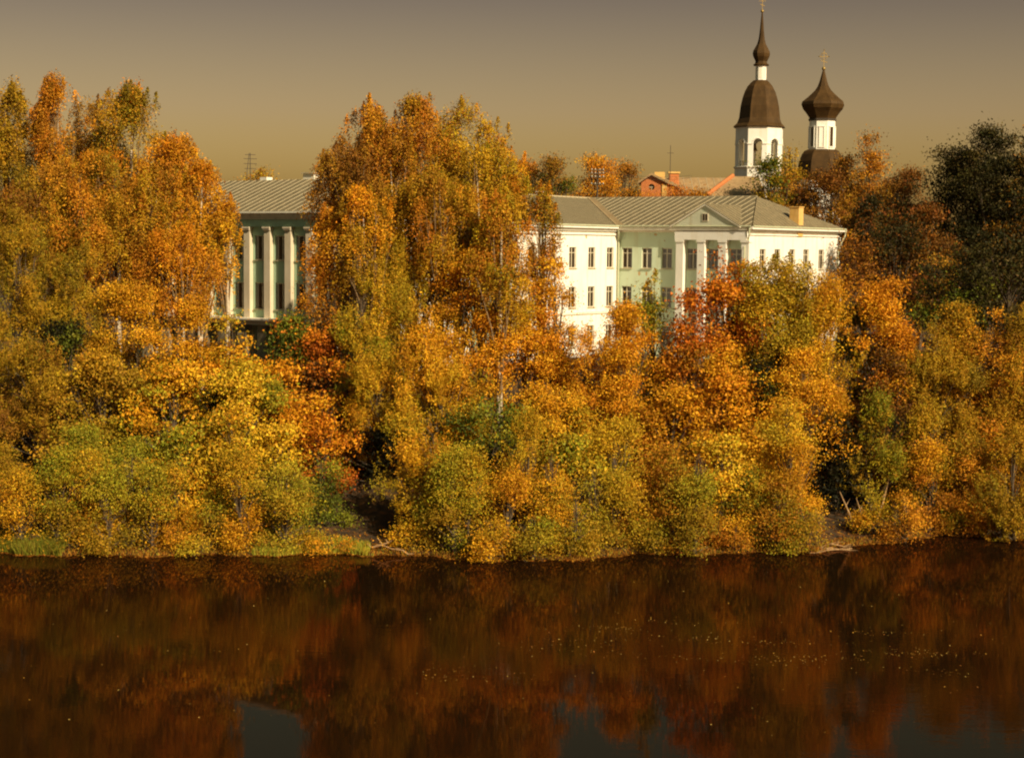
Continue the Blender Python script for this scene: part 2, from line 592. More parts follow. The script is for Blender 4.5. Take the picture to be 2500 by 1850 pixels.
# frieze beam over the pilasters, ledge under them
m = MB(); m.boxp(oL, Tt, Nn, 0, LL, 0.003, 0.42, zat(562) + 0.305, zEave - 0.75); m.build('frieze', GREEN2, lb)
cornice(lb, oL, Tt, Nn, LL, zEave, [(-0.745, -0.55, -0.2, 0.55, 0.3), (-0.545, -0.2, -0.2, 0.70, 0.5), (-0.195, -0.02, -0.2, 1.05, 0.8)], TRIM)
cornice(lb, oL, Tt, Nn, LL, zled, [(-0.6, -0.32, 0.003, 1.2, 0.0), (-0.315, -0.16, 0.003, 1.45, 0.0), (-0.155, -0.003, 0.003, 1.6, 0.0)], TRIM, 'ledge')
DEPTH = 14.5
RISE = 3.2
# other walls
m = MB()
m.boxp(oL, Tt, Nn, 0.0, LL, -DEPTH, -DEPTH + 0.3, GZ, zEave - 0.05)
m.boxp(oL, Tt, Nn, 0.0, 0.3, -DEPTH + 0.3, -0.003, GZ, zEave - 0.05)
m.build('rear_wall', GREEN2, lb)
er = oL + Tt * LL
wr = Wall(lb, er, -Nn, Tt, DEPTH, GZ, zEave - 0.05, WHITE)
for i in range(5):
    for (a, b) in ((zbot1, ztop1), (zbot2, ztop2)):
        wr.window(1.8 + i * 2.9, 1.15, a, b, 1)
wr.finish('end_wall')
RL = 3.35 / 7.75
ov = 0.9
h0 = DEPTH / 2
oR = oL + Nn * ov
zR = zEave - 0.01
rise = RISE / (h0 + ov)
roof_slope(lb, oR, Tt, -Nn, [(-ov, 0), (LL + ov, 0), (LL + ov - 5.5, h0 + ov), (5.4 - ov, h0 + ov)], zR, rise, 0.90)
# left hip, right hip, rear slope
roof_slope(lb, oL - Nn * (DEPTH + ov) - Tt * ov, Nn, Tt, [(0, 0), (DEPTH + 2 * ov, 0), (h0 + ov, 5.4)], zR, RISE / 5.4, 0.90)
roof_slope(lb, er + Nn * ov + Tt * ov, -Nn, -Tt, [(0, 0), (DEPTH + 2 * ov, 0), (h0 + ov, 5.5)], zR, RISE / 5.5, 0.90)
roof_slope(lb, er - Nn * (DEPTH + ov) , -Tt, Nn, [(-ov, 0), (LL + ov, 0), (LL + ov - 5.4, h0 + ov), (5.5 - ov, h0 + ov)], zR, rise, 0.90)
# ridge cap, chimneys
def ridge_pt(px, back):
    oo = oL - Nn * back
    return u_at(px, oo, Tt, 437), oo
ur, oo = ridge_pt(762, h0 + 0.6)
zr = zR + RISE
m = MB(); m.boxp(oo, Tt, Nn, ur - 0.7, ur + 0.7, -0.5, 0.5, zr - 0.8, zr + 0.55)
ch = m.build('chimney', TRIM, lb)
m = MB(); m.boxp(oo, Tt, Nn, ur - 0.85, ur + 0.85, -0.65, 0.65, zr + 0.551, zr + 0.66); m.build('chimney_cap', SEAM, ch)
ur2, oo = ridge_pt(800, h0 + 1.2)
m = MB(); m.boxp(oo, Tt, Nn, ur2 - 1.4, ur2 + 1.4, -0.5, 0.5, zr - 0.8, zr + 0.3)
m.build('vent_housing', WHITE, lb)
ur3, oo = ridge_pt(650, h0 + 0.8)
m = MB(); m.boxp(oo, Tt, Nn, ur3 - 0.45, ur3 + 0.45, -0.4, 0.4, zr - 0.6, zr + 0.32)
m.build('chimney', WHITE, lb)
# iron grilles between the porch piers
for i in range(len(pc) - 1):
    m = MB()
    a0, a1 = pc[i] + 0.6, pc[i + 1] - 0.6
    for j in range(7):
        aa = a0 + (a1 - a0) * j / 6
        m.boxp(oL, Tt, Nn, aa - 0.02, aa + 0.02, 0.55, 0.59, GZ + 0.2, zled - 0.7)
    for j in range(4):
        zz = GZ + 0.3 + j * (zled - 1.1 - GZ) / 3
        m.boxp(oL, Tt, Nn, a0, a1, 0.595, 0.63, zz, zz + 0.04)
    m.build('grille', FRAME, lb)

# ---- right building
Vp = P(1508, 600, 170)
V = Vector((Vp.x, Vp.y, 0))
L = u_at(1830, V, Tt, 600)
E = V + Tt * L
Wd = u_at(2046, E, -Nn, 600)
zE2 = P(1508, 552, 170).z
rb = thing('school_building', (V.x, V.y, GZ), 'winged cream and pale green building with a small pediment right of the tall birches', 'building')
GZ2 = 7.6
STO = 94 / F * 168
def z2(py, px=1560, D=168):
    return P(px, py, D).z
wt1, wb1 = z2(605), z2(655)
rows = [(wb1 - k * STO, wt1 - k * STO) for k in range(3)]
# green facade
wg = Wall(rb, V, Tt, Nn, L, GZ2, zE2 - 0.05, GREEN)
for px in (1531, 1579, 1628):
    uc = u_at(px, V, Tt)
    for a, b in rows:
        wg.window(uc, 1.22, a, b, 0)
uP0, uP1 = u_at(1650, V + Nn * 0.5, Tt), u_at(1826, V + Nn * 0.5, Tt)
pil = [1660, 1712, 1764, 1820]
pu = [u_at(p, V + Nn * 0.5, Tt) for p in pil]
for i in range(3):
    uc = (pu[i] + pu[i + 1]) / 2
    for a, b in rows:
        wg.window(uc, 1.5, a, b, 0)
wg.finish()
for i, uc in enumerate(pu):
    m = MB(); m.boxp(V, Tt, Nn, uc - 0.42, uc + 0.42, 0.002, 0.6, GZ2, z2(590)); pl = m.build('pilaster', WHITE, rb)
    m = MB(); m.boxp(V, Tt, Nn, uc - 0.5, uc + 0.5, 0.0, 0.68, z2(590) + 0.001, z2(590) + 0.22); m.build('capital', WHITE, pl)
zt = z2(590) + 0.225
m = MB(); m.boxp(V, Tt, Nn, pu[0] - 0.55, L + 0.01, 0.003, 0.66, zt, zE2 - 0.5); m.build('entablature', WHITE, rb)
cornice(rb, V, Tt, Nn, L, zE2, [(-0.62, -0.4, -0.2, 0.25, 0), (-0.39, -0.03, -0.2, 0.75, 0)], TRIM)
# pediment
ua, ub = u_at(1643, V + Nn * 0.9, Tt, 550), u_at(1800, V + Nn * 0.9, Tt, 550)
um = (ua + ub) / 2
pz = zE2 + 0.02
ph = 2.0
def ptl(o, a, b, z):
    p = o + Tt * a + Nn * b
    return (p.x, p.y, z)
m = MB()
m.add([ptl(V, ua, 0.80, pz), ptl(V, ub, 0.80, pz), ptl(V, um, 0.80, pz + ph), ptl(V, ua, 0.3, pz), ptl(V, ub, 0.3, pz), ptl(V, um, 0.3, pz + ph)],
      [(0, 1, 2), (5, 4, 3), (0, 3, 4, 1), (1, 4, 5, 2), (2, 5, 3, 0)])
ped = m.build('pediment', mat('pediment_render', (0.48, 0.50, 0.36), (0.58, 0.58, 0.44), 1.2, 0.85, 0.1, streak=(0.42, 0.36, 0.22)), rb)
m = MB()
for (p, q) in ((ua, um), (ub, um)):
    sg = 1 if p < q else -1
    a0 = p - 0.35 * sg
    zz0 = pz - 0.35 * ph / (um - ua)
    vs_ = []
    for (b0, b1) in ((0.95, 0.2),):
        for z_ in (0.02, 0.20):
            vs_ += [ptl(V, a0, b0, zz0 + z_), ptl(V, q, b0, pz + ph + z_), ptl(V, q, b1, pz + ph + z_), ptl(V, a0, b1, zz0 + z_)]
    m.add(vs_, [(0, 3, 2, 1), (4, 5, 6, 7), (0, 1, 5, 4), (1, 2, 6, 5), (2, 3, 7, 6), (3, 0, 4, 7)])
m.build('raking_cornice', TRIM, rb)
m = MB(); m.boxp(V, Tt, Nn, um - 0.35, um + 0.35, 0.803, 0.86, pz + 0.45, pz + 1.25); dw = m.build('dormer_window', FRAME, rb)
for s_ in (-1, 1):
    m = MB(); m.boxp(V, Tt, Nn, um + s_ * 0.15 - 0.11, um + s_ * 0.15 + 0.11, 0.863, 0.875, pz + 0.53, pz + 1.17); m.build('pane', GLASS, dw)
hw = Wd / 2
rise2 = 3.25 / (hw + 0.6)
run = ph / rise2 + 1.2
for sg in (-1, 1):
    # gable roof running back into the main slope
    e0 = ua - 0.35 if sg < 0 else ub + 0.35
    zz0 = pz - 0.35 * ph / (um - ua)
    Wg = (ub - ua) / 2 + 0.35
    st_ = V + Tt * e0 + Nn * 0.95
    roof_slope(rb, st_, -Nn, -Tt * sg, [(0, 0), (1.35, 0), (run + 0.95, Wg), (0, Wg)], zz0 + 0.21, (ph + (pz - zz0)) / Wg, 0.84)
# patches of fallen plaster
PATCH = mat('bare_plaster_patch', (0.42, 0.27, 0.11), (0.55, 0.38, 0.18), 3, 0.9, 0.3)
for (px, py, wd_, hg_, oo_, uu_, ww_) in ((1600, 573, 0.55, 0.28, V, Tt, Nn), (1554, 566, 0.5, 0.14, V, Tt, Nn), (1622, 588, 0.2, 0.18, V, Tt, Nn), (1431, 578, 0.35, 0.5, V, Nn, Tt), (1562, 668, 0.35, 0.5, V, Tt, Nn), (1579, 667, 0.3, 0.55, V, Tt, Nn)):
    a_ = u_at(px, oo_, uu_)
    z_ = P(px, py, 168).z
    m = MB()
    pts_ = []
    for q in range(9):
        t_a = 2 * math.pi * q / 9
        rr_ = random.uniform(0.6, 1.1)
        p_ = oo_ + uu_ * (a_ + wd_ / 2 * rr_ * math.cos(t_a)) + ww_ * 0.004
        pts_.append((p_.x, p_.y, z_ + hg_ / 2 * rr_ * math.sin(t_a)))
    m.add(pts_, [tuple(range(9))])
    m.build('plaster_patch', PATCH, rb)
# white wing wall: from V towards the camera (outward = Tt)
WL = 20.0
WO = V + Nn * WL
ww = Wall(rb, WO, -Nn, Tt, WL, GZ2, zE2 - 0.05, WHITE)
uw = [u_at(p, V, Nn) for p in (1490, 1445)]
step = uw[1] - uw[0]
k = 0
while uw[0] + k * step < WL - 1:
    for a, b in rows:
        ww.window(WL - (uw[0] + k * step), 1.25, a, b, 0)
    k += 1
ww.finish('wing_wall')
cornice(rb, WO, -Nn, Tt, WL, zE2, [(-0.95, -0.78, 0.0, 0.16, 0), (-0.55, -0.3, -0.2, 0.3, 0.0), (-0.29, -0.03, -0.2, 0.62, 0.0)], WHITE)
cornice(rb, WO, -Nn, Tt, WL, rows[1][0] - 0.55, [(-0.12, 0.1, 0.0, 0.14, 0)], TRIM, 'string_course')
# end facade of the wing
we = Wall(rb, WO - Tt * Wd, Tt, Nn, Wd, GZ2, zE2 - 0.05, GREEN)
for i in range(6):
    for a, b in rows:
        we.window(1.6 + i * 2.9, 1.22, a, b, 0)
we.finish('end_wall')
cornice(rb, WO - Tt * Wd, Tt, Nn, Wd, zE2, [(-0.62, -0.4, -0.2, 0.25, 0), (-0.39, -0.03, -0.2, 0.62, 0.0)], TRIM)
# right end wall, outward Tt, from E away from the camera
wx = Wall(rb, E, -Nn, Tt, Wd, GZ2, zE2 - 0.05, WHITE)
for i, px in enumerate((1862, 1898, 1934, 1968, 2005)):
    uc = u_at(px, E, -Nn)
    for a, b in rows:
        wx.window(uc, 1.25, a, b, 0)
wx.finish('end_wall')
cornice(rb, E, -Nn, Tt, Wd, zE2, [(-0.85, -0.72, 0.0, 0.14, 0), (-0.5, -0.3, -0.2, 0.3, 0.2), (-0.29, -0.03, -0.2, 0.62, 0.6)], WHITE)
m = MB()
m.boxp(V, Tt, Nn, -Wd, L, -Wd, -Wd + 0.3, GZ2, zE2 - 0.05)
m.boxp(V, Tt, Nn, -Wd, -Wd + 0.3, -Wd + 0.3, WL, GZ2, zE2 - 0.05)
m.build('rear_wall', WHITE, rb)
o2 = 0.6
zR2 = zE2 - 0.01
# green-side slope : eave line offset outward by o2
roof_slope(rb, V + Nn * (o2 + 0.2), Tt, -Nn, [(0.6, 0), (L + o2, 0), (L + o2 - 5.2, hw + o2), (-hw, hw + o2), (-hw, hw + o2 - .01)], zR2, rise2, 0.84)
roof_slope(rb, V + Tt * o2, Nn, -Tt, [(o2, 0), (WL + o2, 0), (WL + o2 - 5.2, hw + o2), (-hw, hw + o2)], zR2, rise2, 0.84)
roof_slope(rb, E + Nn * o2 + Tt * o2, -Nn, -Tt, [(0, 0), (Wd + 2 * o2, 0), (hw + o2, 5.2)], zR2, 3.25 / 5.2, 0.84)
roof_slope(rb, V + Tt * (L) - Nn * (Wd + o2), -Tt, Nn, [(-o2, 0), (L + Wd + o2, 0), (L + hw, hw + o2), (5.2 - o2, hw + o2)], zR2, rise2, 0.9)
roof_slope(rb, V - Tt * (Wd + o2) - Nn * Wd, Nn, Tt, [(-o2, 0), (Wd + WL + o2, 0), (Wd + WL + o2 - 5.2, hw + o2), (hw, hw + o2)], zR2, rise2, 0.9)
roof_slope(rb, WO + Nn * o2 - Tt * (Wd + o2), Tt, -Nn, [(0, 0), (Wd + 2 * o2, 0), (hw + o2, 5.2)], zR2, 3.25 / 5.2, 0.84)
# flat metal strips along the valley
for (oo_, uu_, ii_, pl_) in ((V + Nn * (o2 + 0.2), Tt, -Nn, [(0.62, 0.02), (1.25, 0.02), (-hw + 0.65, hw + o2 - 0.02), (-hw, hw + o2 - 0.02)]),
                             (V + Tt * o2, Nn, -Tt, [(o2 + 0.02, 0.02), (o2 + 0.65, 0.02), (-hw + 0.65, hw + o2 - 0.02), (-hw, hw + o2 - 0.02)])):
    m = MB()
    vs_ = []
    for dz_ in (0.012, 0.075):
        for (x_, y_) in pl_:
            p_ = oo_ + uu_ * x_ + ii_ * y_
            vs_.append((p_.x, p_.y, zR2 + y_ * rise2 + dz_))
    m.add(vs_, [(4, 5, 6, 7), (3, 2, 1, 0), (0, 1, 5, 4), (1, 2, 6, 5), (2, 3, 7, 6), (3, 0, 4, 7)])
    m.build('valley_strip', VALLEY, rb)
# ridge caps
m = MB()
rz = zR2 + 3.25
m.boxp(V, Tt, Nn, -hw, L - 4.6, -hw - 0.1, -hw + 0.1, rz - 0.04, rz + 0.09)
m.boxp(V, Tt, Nn, -hw - 0.1, -hw + 0.1, -hw + 0.101, WL - 4.6, rz - 0.04, rz + 0.09)
m.build('ridge_cap', SEAM, rb)
# valley gutter, eave gutters, downpipes
def pipe(pts, r, name='downpipe'):
    m = MB(); m.tube(pts, [r] * len(pts), 8); return m.build(name, PIPE, rb)
def at(o, a, b, z, u=Tt, w_=Nn):
    p = o + u * a + w_ * b
    return (p.x, p.y, z)
pipe([at(V, 0.55, 0.75, zE2 - 0.1), at(V, 0.5, 0.62, zE2 - 0.7), at(V, 0.22, 0.16, zE2 - 1.5), at(V, 0.22, 0.16, GZ2 + 0.3)], 0.09)
pipe([at(E, 0.35, 0.75, zE2 - 0.1), at(E, 0.3, 0.7, zE2 - 0.8), at(E, -0.15, 0.13, zE2 - 1.9), at(E, -0.15, 0.78, zE2 - 2.0), at(E, -0.15, 0.78, GZ2 + 0.3)], 0.08)
Fp = E - Nn * Wd
pipe([at(Fp, 0.75, -0.4, zE2 - 0.1), at(Fp, 0.65, -0.3, zE2 - 0.7), at(Fp, 0.12, 0.2, zE2 - 2.2), at(Fp, 0.12, 0.2, GZ2 + 0.3)], 0.08)
pipe([at(V, 0.6, 0.80, zE2 - 0.02), at(V, L + 0.5, 0.80, zE2 - 0.02)], 0.08, 'gutter')
pipe([at(V, 0.66, 0.9, zE2 - 0.02), at(V, 0.66, WL, zE2 - 0.02)], 0.08, 'gutter')
pipe([at(E, 0.66, 0.5, zE2 - 0.02), at(E, 0.66, -Wd - 0.5, zE2 - 0.02)], 0.08, 'gutter')
# chimneys
def chimney_at(p, wdt, z0, z1, material, cap=True):
    m = MB(); m.boxp(Vector((p.x, p.y, 0)), Tt, Nn, -wdt / 2, wdt / 2, -wdt / 2, wdt / 2, z0, z1)
    c = m.build('chimney', material, rb)
    if cap:
        m = MB(); m.boxp(Vector((p.x, p.y, 0)), Tt, Nn, -wdt / 2 - 0.07, wdt / 2 + 0.07, -wdt / 2 - 0.07, wdt / 2 + 0.07, z1 + 0.001, z1 + 0.1)
        m.build('chimney_cap', material, c)
p = P(1944, 549, 170)
chimney_at(p, 1.05, p.z - 1.2, P(1944, 507, 170).z, BRICKY)
p = P(1778, 500, 176)
chimney_at(p, 0.95, p.z - 1.5, P(1778, 491, 176).z, BRICK)
p = P(1319, 488, 168)
chimney_at(p, 0.55, p.z - 1.5, P(1319, 470, 168).z, WHITE)
# small iron snow guard on the roof near the pediment
m = MB()
for px in (1669, 1680):
    a = P(px, 531, 166.5)
    m.tube([(a.x, a.y, a.z - 0.5), (a.x, a.y, a.z + 0.25)], [0.025] * 2, 4)
a, b = P(1669, 522, 166.5), P(1682, 521, 166.5)
m.tube([a, b], [0.025] * 2, 4)
m.build('roof_rail', IRON, rb)

# ---- brick house and long roof behind
bh = thing('brick_house', tuple(P(1593, 600, 222).xy) + (9.5,), 'orange brick gable house with a round attic window behind the grey roof', 'house')
gB = P(1563, 600, 222); gB.z = 0
uB = Vector((math.cos(R(12)), -math.sin(R(12)), 0)); nB = Vector((-math.sin(R(12)), -math.cos(R(12)), 0))
wB = 60 / F * 222
za, zb = P(1593, 447, 222).z, P(1587, 429, 222).z
m = MB()
seg = []
def pb(a, b, z):
    p = gB + uB * a + nB * b
    return (p.x, p.y, z)
# gable wall with a round hole
cxw, czw, rw = wB * 0.42, P(1587, 457, 222).z, 0.42
outer = [(0, 9.5), (wB, 9.5), (wB, za), (wB * 0.42, zb), (0, za)]
N = 20
ring = [(cxw + rw * math.cos(2 * math.pi * i / N), czw + rw * math.sin(2 * math.pi * i / N)) for i in range(N)]
def outhit(a):
    dx, dz = math.cos(a), math.sin(a)
    best = 1e9
    for i in range(5):
        (x1, z1), (x2, z2_) = outer[i], outer[(i + 1) % 5]
        ex, ez = x2 - x1, z2_ - z1
        den = dx * ez - dz * ex
        if abs(den) < 1e-9:
            continue
        t = ((x1 - cxw) * ez - (z1 - czw) * ex) / den
        s = ((x1 - cxw) * dz - (z1 - czw) * dx) / den
        if t > 0 and -1e-6 <= s <= 1 + 1e-6:
            best = min(best, t)
    return (cxw + dx * best, czw + dz * best)
angs = sorted([2 * math.pi * i / N for i in range(N)] + [math.atan2(z - czw, x - cxw) % (2 * math.pi) for x, z in outer])
for i in range(len(angs)):
    a0, a1 = angs[i], angs[(i + 1) % len(angs)]
    p0, p1 = outhit(a0), outhit(a1)
    q0, q1 = (cxw + rw * math.cos(a0), czw + rw * math.sin(a0)), (cxw + rw * math.cos(a1), czw + rw * math.sin(a1))
    m.add([pb(q0[0], 0, q0[1]), pb(p0[0], 0, p0[1]), pb(p1[0], 0, p1[1]), pb(q1[0], 0, q1[1])], [(0, 1, 2, 3)])
    m.add([pb(q0[0], 0, q0[1]), pb(q1[0], 0, q1[1]), pb(q1[0], -0.3, q1[1]), pb(q0[0], -0.3, q0[1])], [(0, 1, 2, 3)])
m.boxp(gB, uB, nB, wB - 0.01, wB + 0.0, -30, 0, 9.5, za)
m.boxp(gB, uB, nB, 0, 0.01, -30, 0, 9.5, za)
m.build('wall', BRICK, bh)
m = MB(); m.boxp(gB, uB, nB, cxw - 0.42, cxw + 0.42, -0.32, -0.28, czw - 0.42, czw + 0.42); rwn = m.build('round_window', GLASS, bh)
m = MB(); m.boxp(gB, uB, nB, cxw - 0.03, cxw + 0.03, -0.27, -0.22, czw - 0.42, czw + 0.42); m.boxp(gB, uB, nB, cxw - 0.42, cxw + 0.42, -0.215, -0.18, czw - 0.03, czw + 0.03); m.build('window_frame', FRAME, rwn)
m = MB()
for (a, b) in ((-0.4, wB * 0.42), (wB + 0.4, wB * 0.42)):
    z_a = za - 0.12
    m.add([pb(a, 0.45, z_a), pb(b, 0.45, zb + 0.05), pb(b, -14, zb + 0.05), pb(a, -14, z_a),
           pb(a, 0.45, z_a + 0.28), pb(b, 0.45, zb + 0.33), pb(b, -14, zb + 0.33), pb(a, -14, z_a + 0.28)],
          [(0, 3, 2, 1), (4, 5, 6, 7), (0, 1, 5, 4), (1, 2, 6, 5), (2, 3, 7, 6), (3, 0, 4, 7)])
m.build('roof', ROOFB, bh)
# corner piers in lighter brick
m = MB(); m.boxp(gB, uB, nB, wB - 0.5, wB + 0.12, 0.002, 0.15, 9.5, za - 0.2); m.build('corner_pier', BRICKY, bh)
m = MB(); m.boxp(gB, uB, nB, wB * 0.45, wB * 0.45 + 1.3, -3.2, -2.2, zb - 1.5, P(1600, 421, 225).z); m.build('chimney', BRICKY, bh)
# long low hall behind
hl = thing('long_hall', tuple(P(1720, 600, 236).xy) + (9.5,), 'long low building with a tawny roof between the brick gable and the bell tower', 'building')
gH = P(1618, 600, 234); gH.z = 0
zr_, ze_ = P(1700, 434, 240).z, P(1700, 482, 234).z
LH = 185 / F * 236
m = MB(); m.boxp(gH, Vector((1, 0, 0)), Vector((0, -1, 0)), 0, LH, -12, 0, 9.5, ze_); m.build('wall', BRICK, hl)
roof_slope(hl, gH + Vector((0, -0.3, 0)), Vector((1, 0, 0)), Vector((0, 1, 0)), [(0, 0), (LH, 0), (LH, 6.3), (0, 6.3)], ze_ + 0.01, (zr_ - ze_) / 6.3, 1.1, ROOFB)
roof_slope(hl, gH + Vector((LH, 12.3, 0)), Vector((-1, 0, 0)), Vector((0, -1, 0)), [(0, 0), (LH, 0), (LH, 6.0), (0, 6.0)], ze_ + 0.01, (zr_ - ze_) / 6.0, 1.1, ROOFB)
p = P(1645, 441, 238)
m = MB(); m.box(p.x - 0.7, p.x + 0.7, p.y - 0.5, p.y + 0.5, p.z - 1.2, P(1645, 424, 238).z)
c_ = m.build('chimney', BRICK, hl)
m = MB(); m.box(p.x - 0.85, p.x + 0.85, p.y - 0.65, p.y + 0.65, P(1645, 424, 238).z + .002, P(1645, 420, 238).z); m.build('chimney_cap', BRICKY, c_)
# hipped outbuilding right of it
ob = thing('outbuilding', tuple(P(1790, 600, 214).xy) + (9.2,), 'low dark eaved outbuilding with brown hipped roof directly in front of the bell tower', 'building')
gO = P(1727, 600, 208); gO.z = 0
LO = 130 / F * 210
zeo, zro = P(1780, 479, 208).z, P(1790, 431, 214).z
XA, YA = Vector((1, 0, 0)), Vector((0, 1, 0))
m = MB(); m.boxp(gO, XA, -YA, 0.3, LO, -11.5, -0.3, 9.0, zeo - 0.05); m.build('wall', GREEN, ob)
m = MB(); m.boxp(gO, XA, -YA, -0.1, LO + 0.3, -11.9, 0.05, zeo - 0.28, zeo - 0.01); m.build('eave_board', IRON, ob)
q_ = (u_at(1789, gO + YA * 6, XA, 430))
roof_slope(ob, gO, XA, YA, [(-0.2, 0), (LO + 0.4, 0), (LO + 0.4, 6), (q_, 6)], zeo + 0.02, (zro - zeo) / 6.0, 0.9, ROOFB, seam=False)
m = MB()
for (a0, a1) in ((0, 1),):
    p0 = Vector((gO.x - 0.2, gO.y, zeo + 0.1)); p1 = Vector((gO.x + q_, gO.y + 6, zro + 0.1))
    m.tube([p0, p1], [0.30, 0.30], 6)
m.build('hip_ridge', BRICK, ob)
roof_slope(ob, gO + YA * 12 - XA * 0.2, -YA, XA, [(0, 0), (12, 0), (6, q_ + .2)], zeo + 0.02, (zro - zeo) / (q_ + .2), 0.9, ROOFB, seam=False)

# ---- bell tower
def octo(cx, cy, prof, rot, name, material, parent):
    m = MB(); m.lathe(cx, cy, prof, 8, rot); return m.build(name, material, parent)
DB = 300.0
s1 = DB / F
cb = P(1854, 312, DB)
bt = thing('bell_tower', (cb.x, cb.y, 10.5), 'white octagonal bell tower with arched openings, bell shaped brown roof and tall thin spire', 'bell tower')
ROT = R(-90 + 22.5 - 12.0)  # vertex direction so that one face turns 20 degrees right
def zb_(py): return P(1854, py, DB).z
co = 1 / math.cos(math.pi / 8)
pr = [(312, 66), (309, 64), (303, 57), (290, 52), (260, 48.5), (240, 44), (224, 38.5), (212, 32), (203, 24), (197, 17)]
octo(cb.x, cb.y, [(zb_(a), b * s1) for a, b in pr], ROT, 'bell_roof', DOME, bt)
ct = P(1858, 180, DB)
octo(ct.x - (ct.x - cb.x) * 0.3, cb.y, [(zb_(198) , 13.5 * s1), (zb_(161), 13.5 * s1)], ROT, 'lantern', WHITE, bt)
cxl = ct.x - (ct.x - cb.x) * 0.3
for j in range(8):
    a = ROT + math.pi / 8 + j * math.pi / 4
    d = 13.5 * s1 * math.cos(math.pi / 8)
    o_ = Vector((cxl + d * math.cos(a), cb.y + d * math.sin(a), 0))
    u_ = Vector((-math.sin(a), math.cos(a), 0)); w_ = Vector((math.cos(a), math.sin(a), 0))
    m = MB(); m.boxp(o_, u_, w_, -0.16, 0.16, -0.02, 0.03, zb_(192), zb_(168)); m.build('lantern_niche', TRIM, bt)
octo(cxl, cb.y, [(zb_(161), 19 * s1), (zb_(159), 20 * s1), (zb_(156), 15.5 * s1), (zb_(151), 14.5 * s1), (zb_(146), 17 * s1), (zb_(139), 20.5 * s1), (zb_(132), 22 * s1), (zb_(125), 20.5 * s1), (zb_(117), 16 * s1),
     (zb_(108), 11 * s1), (zb_(95), 7.5 * s1), (zb_(75), 5.2 * s1), (zb_(50), 3.2 * s1), (zb_(31), 1.6 * s1)], ROT, 'onion_spire', DOME, bt)
def cross(cx, cy, z0, h, wd, parent, fancy=False):
    m = MB()
    m.box(cx - 0.05, cx + 0.05, cy - 0.05, cy + 0.05, z0, z0 + h)
    m.box(cx - wd / 2, cx + wd / 2, cy - 0.06, cy + 0.06, z0 + h * 0.60, z0 + h * 0.60 + 0.09)
    m.box(cx - wd / 4, cx + wd / 4, cy - 0.06, cy + 0.06, z0 + h * 0.80, z0 + h * 0.80 + 0.08)
    m.add([(cx - wd / 3, cy - 0.06, z0 + h * 0.38), (cx + wd / 3, cy - 0.06, z0 + h * 0.26), (cx + wd / 3, cy - 0.06, z0 + h * 0.26 + 0.12), (cx - wd / 3, cy - 0.06, z0 + h * 0.38 + 0.12),
           (cx - wd / 3, cy + 0.06, z0 + h * 0.38), (cx + wd / 3, cy + 0.06, z0 + h * 0.26), (cx + wd / 3, cy + 0.06, z0 + h * 0.26 + 0.12), (cx - wd / 3, cy + 0.06, z0 + h * 0.38 + 0.12)],
          [(0, 1, 2, 3), (7, 6, 5, 4), (0, 4, 5, 1), (3, 2, 6, 7)])
    if fancy:
        pts = [(cx + wd * 0.33 * math.cos(t), cy, z0 + h * 0.63 + wd * 0.33 * math.sin(t)) for t in np.linspace(0, 2 * math.pi, 17)]
        m.tube(pts, [0.05] * 17, 5, cap=False)
        for (ax, az) in ((wd / 2, 0.63), (-wd / 2, 0.63), (0, 1.0)):
            m.lathe(cx + ax, cy, [(z0 + h * az - 0.13, 0.02), (z0 + h * az, 0.16), (z0 + h * az + 0.13, 0.02)], 6)
    return m.build('cross', GOLD, parent)
def ball(cx, cy, cz, r, parent):
    m = MB(); m.lathe(cx, cy, [(cz - r * math.cos(t), max(0.01, r * math.sin(t))) for t in np.linspace(0, math.pi, 9)], 12); return m.build('ball_finial', GOLD, parent, smooth=True)
ball(cxl, cb.y, zb_(28), 0.3, bt)
cross(cxl, cb.y, zb_(26), 2.7, 1.2, bt)
